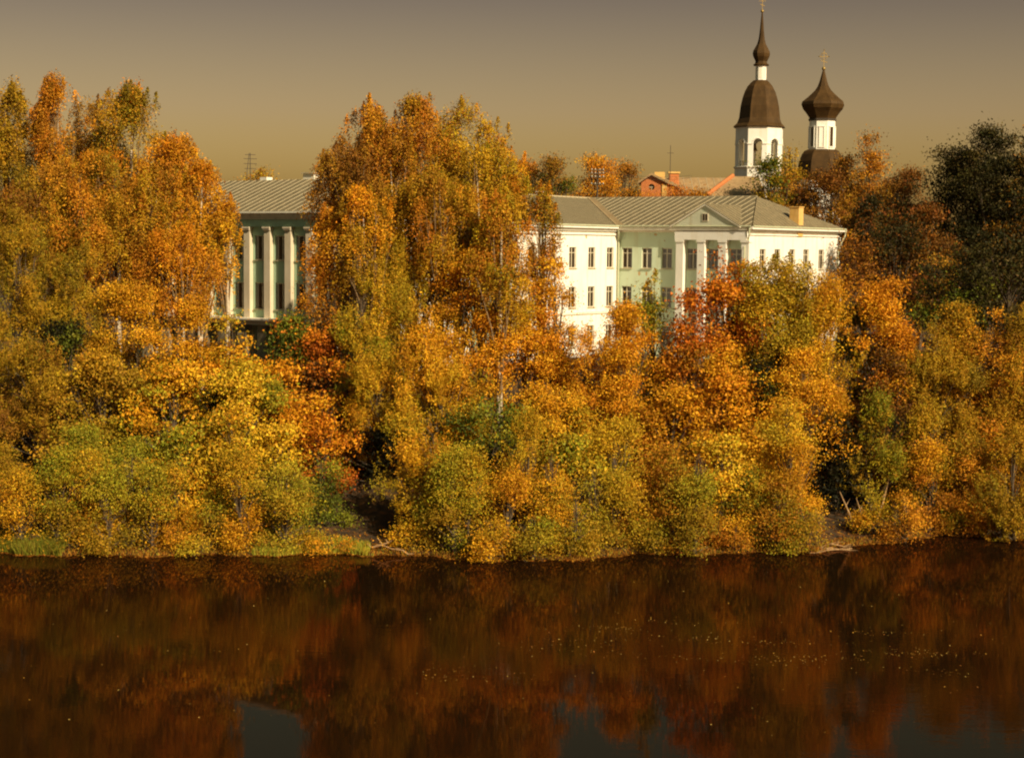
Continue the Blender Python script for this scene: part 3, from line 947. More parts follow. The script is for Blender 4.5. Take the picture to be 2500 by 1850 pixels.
# belfry: eight faces with arched openings
RB = 58 * s1 * 1.03
z_top, z_sp, z_sill, z_base = zb_(313), zb_(353), zb_(408), zb_(434)
for j in range(8):
    a = ROT + math.pi / 8 + j * math.pi / 4
    ap = RB * math.cos(math.pi / 8)
    half = RB * math.sin(math.pi / 8)
    o_ = Vector((cb.x + ap * math.cos(a), cb.y + ap * math.sin(a), 0))
    u_ = Vector((-math.sin(a), math.cos(a), 0)); w_ = Vector((math.cos(a), math.sin(a), 0))
    m = MB()
    def pp(x, b, z):
        p = o_ + u_ * x + w_ * b
        return (p.x, p.y, z)
    r = 0.78
    cz = z_sp
    for dep in (0.0, -0.7):
        hh = half - (0.7 * math.tan(math.pi / 8) if dep < 0 else 0)
        m.add([pp(-hh, dep, z_sill), pp(-r, dep, z_sill), pp(-r, dep, cz), pp(-hh, dep, cz)], [(0, 1, 2, 3)])
        m.add([pp(r, dep, z_sill), pp(hh, dep, z_sill), pp(hh, dep, cz), pp(r, dep, cz)], [(0, 1, 2, 3)])
        K = 12
        for i in range(K):
            t0, t1 = math.pi * i / K, math.pi * (i + 1) / K
            x0, x1 = -r * math.cos(t0), -r * math.cos(t1)
            X0, X1 = x0 * hh / r, x1 * hh / r
            m.add([pp(x0, dep, cz + r * math.sin(t0)), pp(x1, dep, cz + r * math.sin(t1)), pp(X1, dep, z_top), pp(X0, dep, z_top)], [(0, 1, 2, 3)])
        m.add([pp(-hh, dep, cz), pp(-r, dep, cz), pp(-hh, dep, z_top)], [(0, 1, 2)])
        m.add([pp(hh, dep, cz), pp(r, dep, cz), pp(hh, dep, z_top)], [(0, 2, 1)])
    K = 12
    prev = None
    path = [(-r, z_sill)] + [(-r * math.cos(math.pi * i / K), cz + r * math.sin(math.pi * i / K)) for i in range(K + 1)] + [(r, z_sill)]
    for q in path:
        if prev:
            m.add([pp(prev[0], 0, prev[1]), pp(q[0], 0, q[1]), pp(q[0], -0.7, q[1]), pp(prev[0], -0.7, prev[1])], [(0, 1, 2, 3)])
        prev = q
    m.add([pp(-r, 0, z_sill), pp(r, 0, z_sill), pp(r, -0.7, z_sill), pp(-r, -0.7, z_sill)], [(0, 1, 2, 3)])
    wf = m.build('belfry_wall', WHITE, bt)
    # archivolt moulding and imposts
    m = MB()
    pts = [pp(-(r + 0.12) * math.cos(math.pi * i / K), 0.03, cz + (r + 0.12) * math.sin(math.pi * i / K)) for i in range(K + 1)]
    m.tube(pts, [0.09] * (K + 1), 5)
    for s_ in (-1, 1):
        m.boxp(o_, u_, w_, s_ * (half + r) / 2 - (half - r) / 2 + 0.05, s_ * (half + r) / 2 + (half - r) / 2 - 0.05, 0.002, 0.14, cz - 0.18, cz - 0.02)
    m.build('arch_moulding', WHITE, wf)
    m = MB(); m.boxp(o_, u_, w_, -0.8, 0.8, -0.68, -0.04, z_sill + 0.0, z_sill + 0.05)
    for q in range(7):
        m.boxp(o_, u_, w_, -0.7 + q * 0.23, -0.66 + q * 0.23, -0.36, -0.32, z_sill + 0.05, z_sill + 0.9)
    m.boxp(o_, u_, w_, -0.78, 0.78, -0.38, -0.30, z_sill + 0.9, z_sill + 0.97)
    m.build('railing', IRON, wf)
octo(cb.x, cb.y, [(z_sill - 0.35, RB + 0.22), (z_sill - 0.10, RB + 0.3), (z_sill - 0.002, RB + 0.1)], ROT, 'belfry_cornice', TRIM, bt)
octo(cb.x, cb.y, [(10.0, RB + 0.3), (z_sill - 0.352, RB + 0.05)], ROT, 'tower_shaft', WHITE, bt)
for k_, (dx, rr) in enumerate(((-0.9, 0.7), (0.9, 0.55))):
    m = MB()
    zz = z_sp + 0.2
    m.lathe(cb.x + dx, cb.y + 0.2, [(zz - 1.4 * rr * 1.4, rr * 1.1), (zz - 1.2 * rr * 1.4, rr * 0.85), (zz - 0.5 * rr * 1.4, rr * 0.6), (zz - 0.1, rr * 0.5), (zz, 0.1)], 16)
    b_ = m.build('bell', BELL, bt, smooth=True)
    m = MB(); m.tube([(cb.x + dx, cb.y + 0.2, zz), (cb.x + dx, cb.y + 0.2, z_top)], [0.06, 0.06], 6); m.build('bell_rope', IRON, b_)

# ---- onion domed church
DC = 310.0
s2 = DC / F
cc = P(2008, 290, DC)
chh = thing('church', (cc.x, cc.y, 10.5), 'church with one dark onion dome on a slim white drum above the autumn trees', 'church')
def zc(py): return P(2008, py, DC).z
prof = [(291, 33), (285, 36), (274, 44), (266, 51), (257, 54.5), (250, 52.5), (240, 40), (230, 29), (222, 21), (212, 14.5), (200, 10), (187, 6.5), (172, 2.5)]
octo(cc.x, cc.y, [(zc(a), b * s2) for a, b in prof], ROT, 'onion_dome', DOME, chh)
octo(cc.x, cc.y, [(zc(296), 35 * s2), (zc(292), 36 * s2), (zc(291.2), 34 * s2)], ROT, 'dome_collar', IRON, chh)
octo(cc.x, cc.y, [(zc(366), 33.5 * s2), (zc(296.3), 33 * s2)], ROT, 'drum', WHITE, chh)
for j in range(8):
    a = ROT + math.pi / 8 + j * math.pi / 4
    d = 33.2 * s2 * math.cos(math.pi / 8)
    o_ = Vector((cc.x + d * math.cos(a), cc.y + d * math.sin(a), 0))
    u_ = Vector((-math.sin(a), math.cos(a), 0)); w_ = Vector((math.cos(a), math.sin(a), 0))
    m = MB()
    for s_ in (-1, 1):
        m.boxp(o_, u_, w_, s_ * 0.45 - 0.07, s_ * 0.45 + 0.07, -0.04, 0.16, zc(360), zc(312))
    m.boxp(o_, u_, w_, -0.6, 0.6, -0.04, 0.18, zc(312) + .002, zc(312) + 0.15)
    m.boxp(o_, u_, w_, -0.6, 0.6, -0.04, 0.18, zc(360) - 0.15, zc(360) - .002)
    fr = m.build('window', WHITE, chh)
    m = MB(); m.boxp(o_, u_, w_, -0.36, 0.36, -0.03, 0.05, zc(359), zc(313)); m.build('pane', GLASS if j % 2 == 0 else WHITE, fr)
octo(cc.x, cc.y, [(zc(440), 63 * s2), (zc(420), 61 * s2), (zc(395), 57 * s2), (zc(378), 50 * s2), (zc(370), 44 * s2), (zc(366.3), 36 * s2)], ROT, 'lower_dome', DOME, chh)
octo(cc.x, cc.y, [(10.2, 60 * s2), (zc(441), 60 * s2)], ROT, 'church_body', WHITE, chh)
ball(cc.x, cc.y, zc(168), 0.36, chh)
cross(cc.x, cc.y, zc(165), 3.2, 1.8, chh, True)

# ---- masts and poles
def mast(px, y0, y1, D, label, arms, r=0.07):
    p = P(px, y1, D); q = P(px, y0, D)
    z0 = gz(p.x, p.y)
    t = thing('antenna_mast', (p.x, p.y, z0), label, 'antenna')
    m = MB(); m.tube([(p.x, p.y, z0), (p.x, p.y, q.z)], [r * 1.6, r * 0.8], 6); m.build('pole', IRON, t)
    for k, (fy, wd) in enumerate(arms):
        z = P(px, fy, D).z
        m = MB(); m.tube([(p.x - wd / 2, p.y, z), (p.x + wd / 2, p.y + 0.1, z)], [0.035, 0.035], 5); m.build('crossbar', IRON, t)
    return t, p, q
t_, p, q = mast(611, 374, 440, 190, 'thin lattice antenna mast rising behind the green building ridge', [(378, 1.2), (388, 1.5), (400, 1.5), (412, 1.3)], 0.06)
m = MB(); m.tube([(p.x - 0.45, p.y, P(611, 435, 190).z), (p.x - 0.12, p.y, q.z)], [0.04, 0.04], 4); m.build('side_rail', IRON, t_)
mast(1636, 355, 425, 230, 'thin straight antenna mast beside the brick chimney', [(374, 0.9)], 0.05)
t = P(1459, 413, 186)
pz0 = gz(t.x, t.y)
up = thing('utility_pole', (t.x, t.y, pz0), 'wooden utility pole with three rows of insulators before the orange trees', 'utility pole')
m = MB(); m.tube([(t.x, t.y, pz0), (t.x, t.y, t.z)], [0.14, 0.10], 8); m.build('pole', BARK, up)
for fy in (416, 424, 433, 450):
    z = P(1459, fy, 186).z
    m = MB(); m.box(t.x - 0.75, t.x + 0.75, t.y - 0.2, t.y - 0.13, z - 0.05, z + 0.05); ca = m.build('crossarm', BARK, up)
    for s_ in (-0.65, -0.25, 0.25, 0.65):
        m = MB(); m.lathe(t.x + s_, t.y - 0.165, [(z + 0.051, 0.04), (z + 0.12, 0.055), (z + 0.18, 0.025)], 6); m.build('insulator', TRIM, ca)
for i, (fy, sgx) in enumerate(((416, -0.65), (424, 0.65))):
    a = P(1459, fy, 186); a.x += sgx; a.y -= 0.165; a.z += 0.2
    b = P(1690, 428 + 5 * i, 236)
    m = MB()
    pts = []
    for k in range(13):
        s_ = k / 12
        q = a.lerp(b, s_); q.z -= 1.2 * 4 * s_ * (1 - s_) * 0.5
        pts.append(q)
    m.tube(pts, [0.02] * 13, 4)
    tag(m.build('power_line', IRON, loc=a), ('upper' if i == 0 else 'lower') + ' overhead wire sagging from the insulator pole towards the long hall roof', 'wire')

# ------------------------------------------------------------------ vegetation
PAL = {
    'gold': [(0.56, 0.265, 0.012), (0.62, 0.31, 0.016), (0.40, 0.18, 0.010)],
    'yellow': [(0.62, 0.36, 0.02), (0.55, 0.34, 0.02), (0.40, 0.27, 0.018)],
    'orange': [(0.60, 0.25, 0.012), (0.62, 0.29, 0.015), (0.50, 0.19, 0.010)],
    'rust': [(0.42, 0.155, 0.012), (0.50, 0.215, 0.015), (0.32, 0.14, 0.012)],
    'red': [(0.44, 0.125, 0.010), (0.34, 0.085, 0.008), (0.56, 0.20, 0.012)],
    'darkred': [(0.16, 0.055, 0.009), (0.22, 0.085, 0.012), (0.11, 0.05, 0.010)],
    'olive': [(0.29, 0.175, 0.012), (0.22, 0.15, 0.012), (0.38, 0.215, 0.014)],
    'yolive': [(0.42, 0.25, 0.014), (0.50, 0.28, 0.015), (0.32, 0.22, 0.014)],
    'green': [(0.10, 0.115, 0.012), (0.15, 0.15, 0.014), (0.07, 0.085, 0.010)],
    'ygreen': [(0.28, 0.235, 0.015), (0.21, 0.20, 0.015), (0.38, 0.28, 0.018)],
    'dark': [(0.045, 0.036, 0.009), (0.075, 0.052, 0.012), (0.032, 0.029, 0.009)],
    'bronze': [(0.36, 0.20, 0.012), (0.28, 0.16, 0.012), (0.42, 0.22, 0.014)],  # autumn bronze; on trees near the frame edges it also paints a mild vignette
    'black': [(0.016, 0.017, 0.006), (0.024, 0.020, 0.007), (0.012, 0.012, 0.005)],  # near-black leaf colour standing for shade in hollows and crown gaps
    'brown': [(0.26, 0.115, 0.012), (0.20, 0.085, 0.012), (0.34, 0.17, 0.015)],
}
TOTAL = [0]

def leaves(name, pos, nrm, size, col, parent, aspect=0.62):
    """one mesh of separate leaf faces"""
    n = len(pos)
    TOTAL[0] += n
    nrm = nrm / (np.linalg.norm(nrm, axis=1, keepdims=True) + 1e-9)
    rv = rng.normal(size=(n, 3))
    a = np.cross(nrm, rv); a /= (np.linalg.norm(a, axis=1, keepdims=True) + 1e-9)
    b = np.cross(nrm, a)
    s = size[:, None]
    bend = nrm * s * rng.uniform(-0.25, 0.25, (n, 1))
    v = np.empty((n, 3, 3))
    v[:, 0] = pos - a * s * 0.42 + b * s * 0.5 * aspect
    v[:, 1] = pos + a * s * 0.58 + bend
    v[:, 2] = pos - a * s * 0.42 - b * s * 0.5 * aspect
    o3 = np.array(wloc(parent)) if parent is not None else np.zeros(3)
    v -= o3
    me = bpy.data.meshes.new(name)
    me.vertices.add(n * 3)
    me.vertices.foreach_set('co', v.astype(np.float32).ravel())
    me.loops.add(n * 3)
    me.loops.foreach_set('vertex_index', np.arange(n * 3, dtype=np.int32))
    me.polygons.add(n)
    me.polygons.foreach_set('loop_start', np.arange(0, n * 3, 3, dtype=np.int32))
    me.update(calc_edges=True)
    at_ = me.color_attributes.new('leaf_colour', 'FLOAT_COLOR', 'POINT')
    c4 = np.ones((n, 3, 4), np.float32)
    c4[:, :, :3] = np.clip(col, 0, 0.85)[:, None, :]
    at_.data.foreach_set('color', c4.ravel())
    me.materials.append(LEAF)
    o = bpy.data.objects.new(name, me)
    C.objects.link(o)
    if parent is not None:
        o.parent = parent
    return o

def prof_r(kind, h):
    if kind == 'round':
        return np.sqrt(np.clip(1 - (2 * h - 1) ** 2, 0, 1)) ** 0.8
    if kind == 'column':
        return np.clip(1 - np.abs(2 * h - 0.9) ** 4, 0.15, 1) * (1 - 0.25 * h)
    if kind == 'dome':
        return np.clip(1 - h ** 2.6, 0, 1) ** 0.6 * (0.86 + 0.14 * np.minimum(1, h * 3))
    if kind == 'cone':
        return np.clip(1 - h, 0, 1) ** 0.75
    return np.ones_like(h)

DENS = 1.06
def make_tree(spec):
    name, cat, px, ytop, wpx, ybot, D, style, shape, pal, label, group = spec
    if group == GS: ytop -= 95
    if style == 'birch' and ytop < 420: wpx *= 1.22
    if group == GR and D < 125: wpx *= 1.08
    top = P(px, ytop, D); bot = P(px, ybot, D)
    x, y = (top.x + bot.x) / 2, D
    if group == GS: y -= 1.6
    Rr = wpx / 2 * D / F * (1.14 if style != 'willow' else 1.2)
    z0 = gz(x, y)
    zb = max(bot.z, z0 + 0.1)
    if group == GR and 'hollow' not in label and 'crimson' not in label and zb > z0 + 0.8 and shape != 'round':
        zb = max(z0 + 0.3, zb - 5.0)
    zt_ = top.z
    H = zt_ - zb
    root = thing(name, (x, y, z0), label, cat, group)
    Ry = Rr * random.uniform(0.75, 0.95)
    if D < 125: Ry = min(Ry, 3.6)
    if style == 'birch': Ry = min(Ry, 4.5)
    # lobes
    far = D > 165
    lr0 = max(0.42, min(1.05, Rr * 0.27))
    vol = Rr * Ry * H
    nl = int(np.clip(1.7 * (Rr * H) / (lr0 ** 2) + 4, 14, 260))
    hh = rng.uniform(0.03, 1.0, nl) ** 0.85
    ang = rng.uniform(0, 2 * math.pi, nl)
    rad = np.sqrt(rng.uniform(0.05, 1.25, nl))
    pr_ = prof_r(shape, hh)
    lx = x + np.cos(ang) * rad * pr_ * max(0.1, Rr - lr0 * 0.55)
    ly = y + np.sin(ang) * rad * pr_ * max(0.1, Ry - lr0 * 0.45)
    lz = zb + hh * H * 0.97 - lr0 * 0.45
    lr = lr0 * rng.uniform(0.30, 1.2, nl) * (0.65 + 0.35 * pr_)
    # make sure the very top and the outline are reached
    lz[0] = zt_ - lr[0] * 1.0; lx[0] = x + rng.normal() * 0.1 * Rr; ly[0] = y
    lz = np.maximum(lz, zb + 0.25 * lr)
    LC = np.stack([lx, ly, lz], 1)
    # colours per lobe
    pals = pal.split('+')
    lcol = np.empty((nl, 3))
    for i in range(nl):
        hfrac = (lz[i] - zb) / max(H, 0.1)
        if len(pals) == 2:
            pk = pals[0] if rng.random() < np.clip((hfrac - 0.5) * 1.6 + 0.5, 0.1, 0.9) else pals[1]
        elif len(pals) > 2:
            pk = pals[rng.integers(len(pals))]
        else:
            pk = pals[0]
        c = PAL[pk]
        lcol[i] = np.array(c[rng.integers(len(c))]) * rng.uniform(0.85, 1.15)
    # leaf budget
    ls = {'maple': 0.20, 'broad': 0.165, 'birch': 0.145, 'willow': 0.175, 'dark': 0.22, 'shrub': 0.145}[style]
    asp = {'maple': 0.85, 'broad': 0.65, 'birch': 0.7, 'willow': 0.38, 'dark': 0.6, 'shrub': 0.55}[style]
    if 'farthest beyond' in label or 'well beyond' in label: ls *= 1.5
    ls *= {True: 1.45, False: 1.0}[far] * (1.12 if 128 < D <= 165 else 1)
    cover = {'maple': 3.6, 'broad': 3.6, 'birch': 3.3, 'willow': 3.2, 'dark': 3.8, 'shrub': 3.4}[style] * (0.8 if far else 1)
    N = int(DENS * cover * (2 * Rr * H * 0.85) / (ls * ls * asp * 0.5) )
    if 'beyond the left edge' in label or 'beyond the right edge' in label: N //= 3
    N = int(np.clip(N, 1500, 60000))
    wts = lr ** 2
    # lobes on the camera side show
    wts = wts * np.where(ly < y + 0.15 * Ry, 1.0, 0.45)
    wts /= wts.sum()
    per = 26 if style != 'birch' else 13
    nc0 = max(30, N // per)
    nc = int(nc0 * 1.9)
    li = rng.choice(nl, nc, p=wts)
    asc = rng.uniform(0.65, 1.45, (nl, 3))
    asc[:, 2] *= {'birch': 1.5, 'willow': 1.5, 'shrub': 1.2}.get(style, 1.05)
    d = rng.normal(size=(nc, 3)); d /= np.linalg.norm(d, axis=1, keepdims=True)
    d[:, 2] = np.where(rng.random(nc) < 0.55, np.abs(d[:, 2]), d[:, 2])
    rr = rng.uniform(0.30, 1.0, nc) ** 0.55 * lr[li]
    el_ = 1.35 if style in ('birch', 'willow') else 0.9
    CC = LC[li] + d * rr[:, None] * np.array([1, 1, el_]) * asc[li]
    # gaps in the crown where the branching leaves holes
    nzv = np.zeros(nc)
    for q_ in range(4):
        kv = rng.normal(size=3); kv /= np.linalg.norm(kv)
        nzv += np.sin(CC @ kv * (2 * math.pi / rng.uniform(1.5, 4.5)) + rng.uniform(0, 6.28))
    keep = np.argsort(-(nzv + rng.normal(size=nc) * 0.4))[:nc0]
    CC, li, d = CC[keep], li[keep], d[keep]
    nc = len(keep)
    n = nc * per
    ci = np.repeat(np.arange(nc), per)
    dd = d[ci]
    cr_ = (0.26 + 0.34 * rng.random(nc))[ci] * (1.5 if far else 1) * (1.15 if style in ('maple', 'dark') else 1)
    if style == 'birch':
        # drooping strands
        slen = rng.uniform(0.5, 2.3, nc)[ci]
        s_ = np.tile(np.linspace(0, 1, per), nc)
        sway = rng.normal(size=(nc, 2))[ci] * 0.25
        pos = CC[ci].copy()
        pos[:, 0] += dd[:, 0] * 0.4 * np.sqrt(s_) + sway[:, 0] * s_
        pos[:, 1] += dd[:, 1] * 0.4 * np.sqrt(s_) + sway[:, 1] * s_
        pos[:, 2] += 0.25 * np.sin(s_ * 2.2) - slen * s_
        pos += rng.normal(size=(n, 3)) * 0.09
        nr = dd * 0.4 + rng.normal(size=(n, 3)) * 1.0 + np.array([0, -0.05, 0.15])
    elif style == 'willow':
        # short brushes reaching up and outward
        s_ = np.tile(np.linspace(0, 1, per), nc)
        bl = rng.uniform(0.5, 1.2, nc)[ci]
        dirn = dd * 0.55 + np.array([0, 0, 0.75]) + rng.normal(size=(nc, 3))[ci] * 0.28
        pos = CC[ci] + dirn * (bl * s_)[:, None] + rng.normal(size=(n, 3)) * 0.09
        nr = dd * 0.5 + rng.normal(size=(n, 3)) * 1.0 + np.array([0, -0.05, 0.2])
    else:
        off = rng.normal(size=(n, 3)) * cr_[:, None] * np.array([1, 1, 0.62])
        pos = CC[ci] + off
        nr = dd * 0.5 + rng.normal(size=(n, 3)) * 0.9 + np.array([0, -0.05, 0.4])
    col = lcol[li][ci] * (rng.uniform(0.8, 1.2, nc)[ci] * rng.uniform(0.72, 1.28, n))[:, None]
    col[:, 1] *= rng.uniform(0.86, 1.14, nc)[ci] * rng.uniform(0.9, 1.1, n)
    # stray leaves of a neighbouring colour
    pk2 = PAL[pals[-1]]
    mk = rng.random(n) < 0.08
    col[mk] = np.array(pk2[0]) * rng.uniform(0.6, 1.3, (mk.sum(), 1))
    extra = []
    if style == 'birch' or (style in ('broad', 'willow') and D > 116):
        # pointed leading shoots standing out of the top
        ns = {'birch': 12, 'broad': 5, 'willow': 6}[style]
        for i in range(ns):
            fx = rng.uniform(-0.85, 0.85)
            sx_ = x + fx * Rr; sy_ = y + rng.uniform(-0.5, 0.5) * Ry
            hs_ = rng.uniform(0.3, 1.25) * (1.0 if style == 'birch' else 0.6)
            # local crown height there
            loc = [lz[j] + lr[j] * 0.6 for j in range(nl) if abs(lx[j] - sx_) < lr[j] * 1.0]
            base = (max(loc) - 0.3) if loc else zb + H * 0.5
            m_ = int(170 * hs_ * (0.17 / ls) ** 1.5)
            tt = rng.random(m_) ** 0.8
            wdt = (0.75 * (1 - tt) + 0.05) * rng.uniform(0.7, 1.2)
            a_ = rng.uniform(0, 2 * math.pi, m_)
            q = np.stack([sx_ + np.cos(a_) * wdt * rng.random(m_) + 0.15 * tt, sy_ + np.sin(a_) * wdt * rng.random(m_), base - 0.6 + tt * (hs_ + 0.6)], 1)
            extra.append((q, lcol[rng.integers(nl)]))
        for q, c in extra:
            pos = np.concatenate([pos, q])
            nr = np.concatenate([nr, rng.normal(size=q.shape) + np.array([0, -0.3, 0.2])])
            col = np.concatenate([col, c * rng.uniform(0.75, 1.25, (len(q), 1))])
    gh = height(pos[:, 0], pos[:, 1])
    pos[:, 2] = np.maximum(pos[:, 2], np.maximum(gh, 0) + 0.06 + 0.25 * rng.random(len(pos)))
    size = ls * rng.uniform(0.6, 1.3, len(pos))
    leaves('crown', pos, nr, size, col, root, asp)
    # trunk, limbs, branches
    bark = BIRCHBARK if style == 'birch' else BARK
    tr = MB()
    base = Vector((x + rng.normal() * 0.2, y, z0 - 0.3))
    toppt = Vector((x, y, zt_ - 0.12 * H))
    r0 = max(0.06, min(0.30, 0.013 * (zt_ - z0) + 0.03))
    pts, rs = [], []
    bx, by = rng.normal() * 0.3, rng.normal() * 0.2
    for k in range(9):
        s_ = k / 8
        q = base.lerp(toppt, s_)
        q.x += math.sin(s_ * 3.0) * bx; q.y += math.sin(s_ * 2.6) * by
        pts.append(q); rs.append(r0 * (1 - s_) ** 0.8 + 0.02)
    tr.tube(pts, rs, 8)
    to = tr.build('trunk', bark, root, smooth=True)
    if style != 'shrub' or True:
        br = MB()
        nb = min(nl, 34 if style != 'birch' else 20)
        order = rng.permutation(nl)[:nb]
        for j in order:
            tgt = Vector(LC[j])
            hz = (tgt.z - z0) * rng.uniform(0.35, 0.75)
            s_ = np.clip(hz / max(1, (zt_ - z0)), 0.05, 0.85)
            k = s_ * 8
            i0 = int(k)
            st = pts[i0].lerp(pts[i0 + 1], k - i0)
            mid = st.lerp(tgt, 0.5) + Vector((rng.normal() * 0.15, rng.normal() * 0.15, 0.12 * (tgt - st).length * rng.uniform(-0.3, 1)))
            rb_ = max(0.02, rs[i0] * 0.45)
            br.tube([st, st.lerp(mid, 0.5), mid, mid.lerp(tgt, 0.5) , tgt], [rb_, rb_ * 0.8, rb_ * 0.6, rb_ * 0.42, 0.012], 5, cap=False)
            for q in range(3):
                dv = Vector(rng.normal(size=3)); dv.normalize()
                e = tgt + dv * float(lr[j]) * 0.9
                s0 = mid.lerp(tgt, rng.uniform(0.3, 1.0))
                br.tube([s0, s0.lerp(e, 0.5) + Vector((0, 0, 0.06)), e], [rb_ * 0.35, rb_ * 0.22, 0.008], 4, cap=False)
        br.build('branches', TWIG if style == 'birch' else bark, root, smooth=True)
    return root

T = []
def tr(name, cat, px, ytop, wpx, ybot, D, style, shape, pal, label, group=None):
    T.append((name, cat, px, ytop, wpx, ybot, D, style, shape, pal, label, group))
GB = 'trees beyond the buildings'
GL = 'birches at the left edge'
GM = 'tall birches in front of the buildings'
GR = 'trees along the riverbank'
GS = 'shrubs at the water edge'
GD = 'dark trees on the right'
# beyond the buildings
tr('autumn_tree', 'tree', 640, 414, 100, 470, 225, 'broad', 'dome', 'yolive+rust', 'small yellow treetop peeping over the ridge beside the lattice mast', GB)
tr('autumn_tree', 'tree', 1350, 382, 120, 560, 215, 'broad', 'dome', 'brown+green', 'brown green tree behind the roof just right of the tall birches', GB)
tr('autumn_tree', 'tree', 1290, 392, 110, 560, 218, 'broad', 'dome', 'rust', 'rusty tree half hidden by the right side of the tall birches', GB)
tr('autumn_tree', 'tree', 1455, 372, 130, 560, 222, 'broad', 'dome', 'orange+rust', 'orange tree behind the utility pole', GB)
tr('autumn_tree', 'tree', 1525, 398, 90, 560, 228, 'broad', 'dome', 'rust+brown', 'thin reddish tree left of the brick gable', GB)
tr('red_bush', 'bush', 1655, 452, 100, 520, 205, 'shrub', 'dome', 'red+rust', 'low red bush before the long tawny roof', GB)
tr('red_bush', 'bush', 1715, 462, 70, 520, 203, 'shrub', 'dome', 'rust', 'small rusty bush left of the brown hipped roof', GB)
tr('red_bush', 'bush', 1560, 462, 90, 520, 205, 'shrub', 'dome', 'rust+orange', 'orange brown bush at the foot of the brick gable', GB)
tr('spruce_tree', 'tree', 1875, 385, 80, 560, 205, 'dark', 'dome', 'green+olive', 'green tree covering the foot of the bell tower', GB)
tr('autumn_tree', 'tree', 1928, 356, 60, 560, 214, 'broad', 'dome', 'yolive+olive', 'slim yellow green tree between bell tower and church drum', GB)
tr('autumn_tree', 'tree', 1905, 425, 130, 560, 207, 'broad', 'dome', 'rust+darkred', 'dark red tree below the slim green one', GB)
tr('autumn_tree', 'tree', 1990, 418, 130, 600, 212, 'broad', 'dome', 'darkred+brown', 'dull red tree in front of the lower church dome', GB)
tr('autumn_tree', 'tree', 2120, 328, 130, 700, 206, 'broad', 'dome', 'rust+brown', 'tall rounded orange brown tree right of the church', GB)
tr('autumn_tree', 'tree', 2065, 372, 100, 640, 208, 'broad', 'dome', 'brown+darkred', 'brown tree touching the right side of the lower dome', GB)
tr('autumn_tree', 'tree', 2205, 395, 130, 700, 200, 'broad', 'dome', 'darkred+brown', 'dark reddish tree left of the huge dark tree', GB)
tr('autumn_tree', 'tree', 2025, 425, 130, 600, 204, 'broad', 'dome', 'darkred+brown', 'dull brown tree hiding the foot of the church', GB)
tr('autumn_tree', 'tree', 2185, 440, 130, 700, 196, 'broad', 'dome', 'brown+darkred', 'brown tree filling the dip between rounded orange tree and dark trees', GB)
# dark group right
tr('dark_tree', 'tree', 2310, 338, 200, 780, 192, 'dark', 'dome', 'dark', 'dark olive tree with ragged left outline at upper right', GD)
tr('dark_tree', 'tree', 2410, 303, 210, 800, 188, 'dark', 'dome', 'dark', 'highest dark tree of the group at upper right', GD)
tr('dark_tree', 'tree', 2510, 330, 190, 800, 184, 'dark', 'dome', 'dark+brown', 'dark tree cut by the right edge of the picture', GD)
tr('dark_tree', 'tree', 2250, 500, 160, 800, 180, 'broad', 'round', 'darkred+brown', 'brown red tree under the dark trees', GD)
tr('dark_tree', 'tree', 2190, 520, 130, 760, 177, 'dark', 'round', 'dark+darkred', 'nearly black tree in the gap right of the chimney', GD)
tr('dark_tree', 'tree', 2085, 560, 80, 740, 174, 'broad', 'column', 'darkred+rust', 'narrow red brown tree against the right end of the white wall', GD)
tr('dark_tree', 'tree', 2120, 480, 110, 780, 182, 'dark', 'column', 'dark+darkred', 'black green column of foliage behind the right end of the white building', GD)
tr('dark_tree', 'tree', 2330, 610, 190, 830, 168, 'dark', 'round', 'dark+green', 'dark green rounded tree above the orange crowns', GD)
tr('dark_tree', 'tree', 2460, 560, 200, 850, 166, 'dark', 'round', 'dark', 'blackish tree at the right edge above the orange crowns', GD)
# left birches
tr('birch_tree', 'birch', 30, 215, 200, 640, 138, 'birch', 'dome', 'bronze+olive', 'rusty birch at the far left edge', GL)
tr('birch_tree', 'birch', 140, 195, 170, 640, 136, 'birch', 'dome', 'rust+orange', 'second birch from the left, with the reddest top', GL)
tr('birch_tree', 'birch', 240, 222, 150, 650, 139, 'birch', 'dome', 'brown+bronze', 'brown birch filling the space between the second and the spiky topped birch', GL)
tr('birch_tree', 'birch', 325, 205, 180, 660, 134, 'birch', 'dome', 'olive+orange', 'birch with a row of pointed olive tips', GL)
tr('birch_tree', 'birch', 430, 325, 170, 680, 132, 'birch', 'dome', 'orange+rust', 'orange birch sloping down towards the green building', GL)
tr('birch_tree', 'birch', 495, 400, 130, 680, 130, 'birch', 'dome', 'orange+gold', 'bright orange birch right before the hipped roof', GL)
tr('birch_tree', 'birch', 545, 520, 90, 640, 129, 'birch', 'round', 'gold+olive', 'low yellowish birch branch crown over the first pilasters', GL)
tr('birch_tree', 'birch', 90, 420, 200, 700, 130, 'birch', 'round', 'bronze+brown', 'lower brown birch in front of the leftmost birches', GL)
tr('birch_tree', 'birch', 300, 470, 260, 760, 128, 'birch', 'round', 'bronze+rust', 'wide lower birch with pale forked limbs', GL)
tr('birch_tree', 'birch', 440, 560, 170, 760, 126, 'birch', 'round', 'orange+rust', 'orange birch in front of the left end of the green building', GL)
